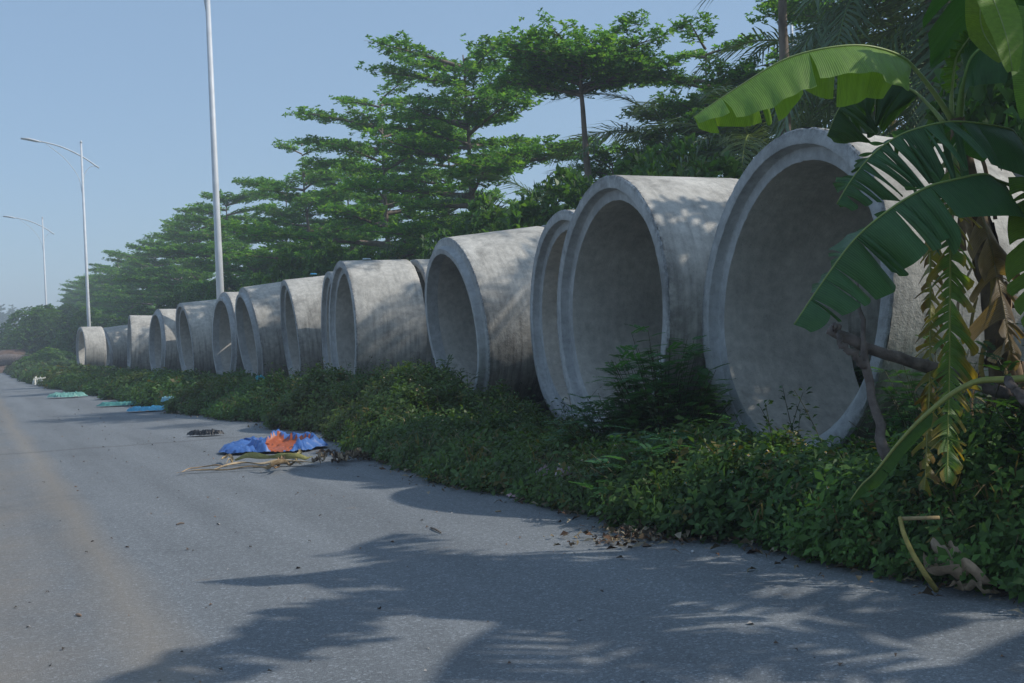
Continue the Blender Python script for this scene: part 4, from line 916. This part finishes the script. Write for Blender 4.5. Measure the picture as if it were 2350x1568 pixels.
groundcloth(385, 925, .12, .10, .10, 9, (.2, .42, .5), 'plastic_bag', 'small pale blue plastic scrap just right of the spread sky blue bag', 'bag', z=.12, group=GB)
p = atX(506, 930, 3.75); cloth('plastic_bag', tuple(p - [0, .1, .12]), .12, .24, .08, 10, (.06, .36, .58), 'bright blue plastic bag draped steeply over the weeds', 'bag', GB, yawc - .5, (R(60), 0))
p = atX(683, 893, 4.5); cloth('plastic_bag', tuple(p - [0, .05, .05]), .17, .14, .14, 12, (.07, .42, .62), 'cyan plastic bag in the weeds under the narrow looking pipe', 'bag', GB, yawc, (R(35), 0))
p = atX(797, 886, 4.55); cloth('plastic_bag', tuple(p - [0, .05, .05]), .17, .17, .10, 13, (.08, .42, .62), 'light blue plastic bag leaning on the leaf-dappled pipe rim', 'bag', GB, yawc + .2, (R(55), 0))
p = atX(598, 873, 4.6); cloth('plastic_bag', tuple(p), .09, .08, .07, 14, (.06, .42, .5), 'small turquoise bag in the weeds under the leaning pipe near the lamp', 'bag', GB, yawc, (R(40), 0))
p = atX(346, 908, 3.5); cloth('plastic_bag', tuple(p), .07, .09, .06, 15, (.6, .62, .64), 'small white scrap on the weeds above the spread sky blue bag', 'bag', GB, yawc, (R(50), 0))
groundcloth(97, 885, .33, .3, .28, 16, (.62, .6, .52), 'plastic_bag', 'pale sack at the foot of the far bushes', 'bag', group=GB)
groundcloth(1262, 1128, .10, .09, .16, 17, (.50, .36, .40), 'plastic_bag', 'pink and white plastic bag at the foot of the low blue-green shrub', 'bag', z=.03, group=GB, tilt=(R(25), 0))
groundcloth(1208, 1141, .12, .05, .03, 18, (.48, .30, .33), 'plastic_bag', 'flat reddish striped plastic strip on the asphalt edge', 'bag', group=GB)
groundcloth(1305, 1102, .09, .06, .06, 19, (.55, .42, .46), 'plastic_bag', 'torn pink and white packaging caught in the low shrub', 'bag', z=.14, group=GB, tilt=(R(30), 0))
p = atX(853, 595, 5.6); cloth('plastic_bag', (p[0], 17.35, 2.30), .07, .04, .025, 20, (.5, .6, .62), 'white scrap lying on top of the leaf-dappled pipe', 'bag', GB)
p = atX(712, 634, 6.1); cloth('plastic_bag', (6.1, 22.3, 2.385), .06, .04, .025, 21, (.07, .35, .6), 'blue scrap lying on top of the narrow looking pipe', 'bag', GB)
groundcloth(985, 1097 + 5, .03, .03, .012, 22, (.1, .35, .6), 'bottle_cap', 'tiny blue plastic piece by the dry litter', 'litter')

# dried banana sheaths on the road
def ribbon(parent, name, pts, wd_, col, seed, curl=.5, zlift=.02, n=40):
    rg = np.random.default_rng(seed); P = crom([list(gnd(*p)) for p in pts], n); P = P - np.array(parent.location)
    t = np.linspace(0, 1, n); T = np.gradient(P, axis=0); T /= np.linalg.norm(T, axis=1)[:, None]
    s_ = np.cross(T, [0, 0, 1]); s_ /= np.linalg.norm(s_, axis=1)[:, None]
    ww = wd_ * np.clip(np.sin(np.pi * (t * .9 + .07)), .1, 1) * (1 + .35 * (vnoise(t * 9, t * 0, seed) - .5)); rows = []; m_ = 7
    lift = zlift * (.3 + vnoise(t * 7, t * 0 + 2, seed) * 1.4); cr = curl * (.5 + vnoise(t * 5, t * 0 + 5, seed))
    tw = (vnoise(t * 6, t * 0 + 8, seed) - .5) * 1.2
    for q in range(m_):
        v = q / (m_ - 1) * 2 - 1; a_ = v * cr * 2.2 + tw
        rows.append(P + s_ * (ww * np.sin(v * np.minimum(cr * 2, 1.5)) / np.maximum(np.minimum(cr * 2, 1.5), .3))[:, None] + np.array([0, 0, 1]) * (lift + ww * (1 - np.cos(v * cr * 2)) * .7 + ww * .25 * tw * v + .3 * ww)[:, None])
    G = np.stack(rows, 1).reshape(-1, 3); i = np.arange(n - 1)[:, None] * m_; j = np.arange(m_ - 1)[None]
    b = Build(); cc = np.repeat(np.array(col)[None] * (.75 + .5 * vnoise(t * 12, t * 0 + 4, seed))[:, None], m_, 0)
    b.add(G, np.stack([i + j, i + j + 1, i + j + m_ + 1, i + j + m_], -1).reshape(-1, 4), None, cc)
    link(name, b.mesh(name, M['dry'], True), parent)
def c8(x, y): return ((x / 2.611 + 700) / 1.743, (y / 2.611 + 1650) / 1.743)
d1 = empty('dried_banana_sheath', tuple(gnd(*c8(700, 600)))); tag(d1, 'long pale dried banana leaf sheath trailing left across the road below the tarpaulin', 'dead leaf')
ribbon(d1, 'strip', [c8(20, 672), c8(130, 640), c8(300, 632), c8(600, 618), c8(900, 600), c8(1150, 590)], .022, (.42, .30, .18), 1)
ribbon(d1, 'strip', [c8(400, 615), c8(700, 585), c8(1000, 570), c8(1350, 560), c8(1480, 575)], .05, (.46, .35, .22), 2, .6)
ribbon(d1, 'strip', [c8(60, 640), c8(250, 605), c8(500, 598), c8(800, 590)], .018, (.4, .28, .17), 3)
ribbon(d1, 'strip', [c8(820, 615), c8(1000, 632), c8(1180, 600), c8(1330, 615)], .03, (.33, .24, .14), 4, .9, .04)
ribbon(d1, 'strip', [c8(1020, 665), c8(1090, 610), c8(1130, 560), c8(1140, 530)], .025, (.3, .2, .12), 5, .9, .05)
ribbon(d1, 'strip', [c8(470, 560), c8(540, 520), c8(600, 560), c8(540, 590)], .02, (.45, .34, .2), 6, .9, .05)
d2 = empty('dried_banana_sheath', tuple(gnd(*c8(1000, 520)))); tag(d2, 'yellow-green half dry banana stalk lying against the tarpaulin', 'dead leaf')
ribbon(d2, 'strip', [c8(630, 545), c8(850, 545), c8(1100, 545), c8(1300, 530), c8(1440, 500)], .055, (.36, .35, .14), 7, .9, .03)
ribbon(d2, 'strip', [c8(1250, 560), c8(1310, 500), c8(1300, 465)], .02, (.4, .33, .17), 8, .8, .05)
d3 = empty('dead_leaf_heap', tuple(gnd(*c8(1700, 520)))); tag(d3, 'heap of crumpled brown dead leaves running from the tarpaulin into the weeds', 'dead leaves', kind='stuff')
rg = np.random.default_rng(3)
for k in range(34):
    x0 = rg.uniform(1420, 2100); y0 = 545 - (x0 - 1420) * .12 + rg.normal(0, 16); l_ = rg.uniform(40, 150)
    ribbon(d3, 'crumpled_leaf', [c8(x0, y0), c8(x0 + l_ * .4, y0 + rg.normal(0, 12)), c8(x0 + l_, y0 + rg.normal(0, 14))], rg.uniform(.012, .035), random.Random(k).choice([(.16, .12, .08), (.11, .08, .06), (.26, .2, .13)]), 20 + k, .9, rg.uniform(.02, .07), 14)
# yellow stalk hanging from the weeds on to the road with dry blade at its end
hs = empty('hanging_banana_stalk', tuple(gnd(2150, 1340))); tag(hs, 'yellow dry banana stalk hanging from the weeds with a shrivelled brown blade on the asphalt', 'dead leaf')
def c5(x, y): return ((x / 1.206 + 2700) / 1.743, (y / 1.206 + 1200) / 1.743)
P = [atZ(*c5(1085, 1050), 4.5), atZ(*c5(1105, 1130), 4.42), atZ(*c5(1145, 1220), 4.38), atZ(*c5(1205, 1320), 4.36), gnd(*c5(1260, 1400), .02)]
b = Build(); b.tube(crom(np.array(P), 20) - np.array(hs.location), np.linspace(.008, .011, 20), 7, (.36, .29, .09)); link('stalk', b.mesh('stalk', M['dry'], True), hs)
b = Build(); b.tube(np.array([atZ(*c5(1095, 1055), 4.5), atZ(*c5(1180, 1052), 4.5), atZ(*c5(1275, 1050), 4.5)]) - np.array(hs.location), .008, 6, (.36, .27, .14)); link('stub', b.mesh('stub', M['dry'], True), hs)
ribbon(hs, 'dry_blade', [c5(1205, 1330), c5(1260, 1390), c5(1310, 1425), c5(1390, 1425), c5(1460, 1435), c5(1550, 1430)], .075, (.40, .29, .20), 51, .8, .06)
ribbon(hs, 'dry_blade', [c5(1240, 1345), c5(1320, 1395), c5(1420, 1410), c5(1530, 1405)], .06, (.42, .32, .23), 52, .95, .08)
ribbon(hs, 'dry_blade', [c5(1330, 1445), c5(1400, 1435), c5(1480, 1455), c5(1550, 1445)], .03, (.27, .2, .13), 53, .95, .03)

# litter along the asphalt edge and crumbs on the road
def crumbs():
    rg = np.random.default_rng(12); b = Build()
    n = 3600; y = 1.5 + 38 * rg.random(n) ** 1.5; x = edge(y) + rg.normal(-.02, .13, n)
    extra = gnd(1440, 1240); m_ = 500; x = np.concatenate([x, extra[0] + .15 + rg.normal(0, .2, m_)]); y = np.concatenate([y, extra[1] + rg.normal(0, .13, m_)]); n += m_
    P = np.stack([x, y, rg.uniform(.004, .035, n)], -1); D = rg.normal(0, 1, (n, 3)) * [1, 1, .25]; l = rg.uniform(.02, .07, n)
    V, Q = leaf_quads(P, D, np.tile([0, 0, 1.], (n, 1)) + rg.normal(0, .5, (n, 3)), l, l * rg.uniform(.1, .6, n), .2)
    pal = np.array([(.14, .10, .07), (.2, .16, .1), (.08, .06, .04), (.3, .25, .18), (.12, .07, .045)]); c = pal[rg.integers(0, 5, n)]
    b.add(V, Q, None, np.repeat(c, 4, 0)); return b
lt = link('edge_litter', crumbs().mesh('edge_litter', M['litter'])); tag(lt, 'brown dead leaves and straw lying where the asphalt meets the weeds', 'leaf litter', kind='stuff')
def bits():
    rg = np.random.default_rng(13); b = Build(); n = 700
    y = 2.2 + 25 * rg.random(n) ** 1.6; x = rg.uniform(-1.5, 3.4, n)
    P = np.stack([x, y, np.full(n, .004)], -1); D = rg.normal(0, 1, (n, 3)) * [1, 1, .1]; l = rg.uniform(.008, .03, n) * np.where(rg.random(n) < .06, 2.0, 1)
    V, Q = leaf_quads(P, D, np.tile([0, 0, 1.], (n, 1)) + rg.normal(0, .3, (n, 3)), l, l * rg.uniform(.2, .9, n), .25)
    pal = np.array([(.12, .09, .07), (.34, .32, .3), (.22, .14, .09), (.07, .06, .05)]); b.add(V, Q, None, np.repeat(pal[rg.integers(0, 4, n)], 4, 0)); return b
bt = link('road_crumbs', bits().mesh('road_crumbs', M['litter'])); tag(bt, 'small stones, crumbs of soil and leaf bits strewn on the asphalt', 'grit', kind='stuff')
def pebble(vx, vy, s_, seed, col, lab, name='stone'):
    rg = np.random.default_rng(seed); p = gnd(vx, vy); b = Build(); t = np.linspace(0, 1, 6)
    b.tube(np.array([[-s_, 0, s_ * .35], [-s_ * .6, 0, s_ * .4], [0, s_ * .1, s_ * .45], [s_ * .6, 0, s_ * .4], [s_, 0, s_ * .3]]), np.array([.3, .65, .8, .6, .2]) * s_ * .6, 8, col, noise=.4, rng=rg)
    o = link(name, b.mesh(name, M['litter']), None, tuple(p), (0, 0, seed), (1, .7, .6)); tag(o, lab, name.replace('_', ' '))
pebble(1590, 1268, .022, 1, (.5, .5, .5), 'small white pebble on the asphalt near the near weeds')
pebble(180, 1414, .022, 2, (.3, .21, .15), 'brown clod of soil at the lower left of the road', 'soil_clod')
pebble(1143, 1175, .02, 3, (.35, .27, .18), 'small tan stone on the shaded asphalt above the twig')
def twig(a, c, lab):
    A, B_ = gnd(*a), gnd(*c); b = Build(); b.tube([A + [0, 0, .006] - A, (B_ - A) * .5 + [0, .01, .01], (B_ - A) + [0, 0, .006]], [.005, .006, .004], 5); o = link('twig', b.mesh('twig', M['bark']), None, tuple(A)); tag(o, lab, 'twig')
twig((989, 1213), (1012, 1225), 'dark twig on the shaded asphalt in the middle of the road')
twig((405, 1206), (423, 1203), 'small dark twig on the sunlit road left of centre')
# kerb marker stone, block between far pipes
p = gnd(584, 958); b = Build(); b.box((0, 0, .16), (.09, .09, .34)); o = link('marker_post', b.mesh('marker_post', M['concrete']), None, (p[0] + .1, p[1] + .2, 0), (0, R(4), .3)); tag(o, 'short concrete marker post half buried in the weeds behind the tarpaulin', 'post')
rg = np.random.default_rng(2); rb = empty('rubble_pile', (4.65, 44.6, .12)); tag(rb, 'low rough concrete lumps in the weeds before the far turned pipe', 'rubble')
for k in range(3):
    b = Build(); b.box((0, 0, 0), (.38, .42, .26 + .08 * rg.random())); link('block', b.mesh('rubble_block', M['concrete']), rb, (rg.normal(0, .1), k * .5 - .6, .2), (.05, .08, rg.random()))

# far end of the road: soil bank and a fallen trunk
bx, by = np.meshgrid(np.linspace(-30, 3.5, 60), np.linspace(0, 9, 12)); bz = (np.sin(np.clip(by / 9, 0, 1) * np.pi)) * (1.0 + .9 * vnoise(bx * .4, by * .4, 4) + .3 * vnoise(bx * 2, by * 2, 5))
V = np.stack([bx, by + 86, bz - .05], -1).reshape(-1, 3); i = np.arange(11)[:, None] * 60; j = np.arange(59)[None]
k = NM('red_soil'); f = k.noise(k.coord(), 3, 6, .7); k.base(k.ramp(f, [(.3, (.09, .06, .045)), (.7, (.19, .13, .10))])); k.rough(.95, .1)
o = link('soil_bank', mk('soil_bank', V, np.stack([i + j, i + j + 1, i + 61 + j, i + 60 + j], -1).reshape(-1, 4), k.m, True)); tag(o, kind='structure')
pl = atZ(-20, 862, 76); pr = atZ(66, 846, 76); pl[2] = .75; pr[2] = .8
b = Build(); b.tube([pl - [6, 0, 0], pl, (pl + pr) / 2 + [0, 0, .1], pr], [.36, .38, .36, .3], 12, noise=.15, rng=rg); o = link('fallen_trunk', b.mesh('fallen_trunk', M['deadwood'], True)); tag(o, 'long grey log lying across the far end of the road', 'log')

# ------------------------------------------------------------------ haze
hz = NM('haze_air'); hz.t.nodes.remove(hz.b)
pv = hz.node('ShaderNodeVolumePrincipled'); pv.inputs['Density'].default_value = .0022; pv.inputs['Color'].default_value = (.80, .88, 1, 1); pv.inputs['Anisotropy'].default_value = .1
hz.l(pv.outputs[0], hz.out.inputs['Volume'])
b = Build(); b.box((0, 180, 9), (900, 620, 20.2)); o = link('haze', b.mesh('haze', hz.m)); tag(o, kind='stuff')
o['label'] = 'pale blue haze in the air over the road'
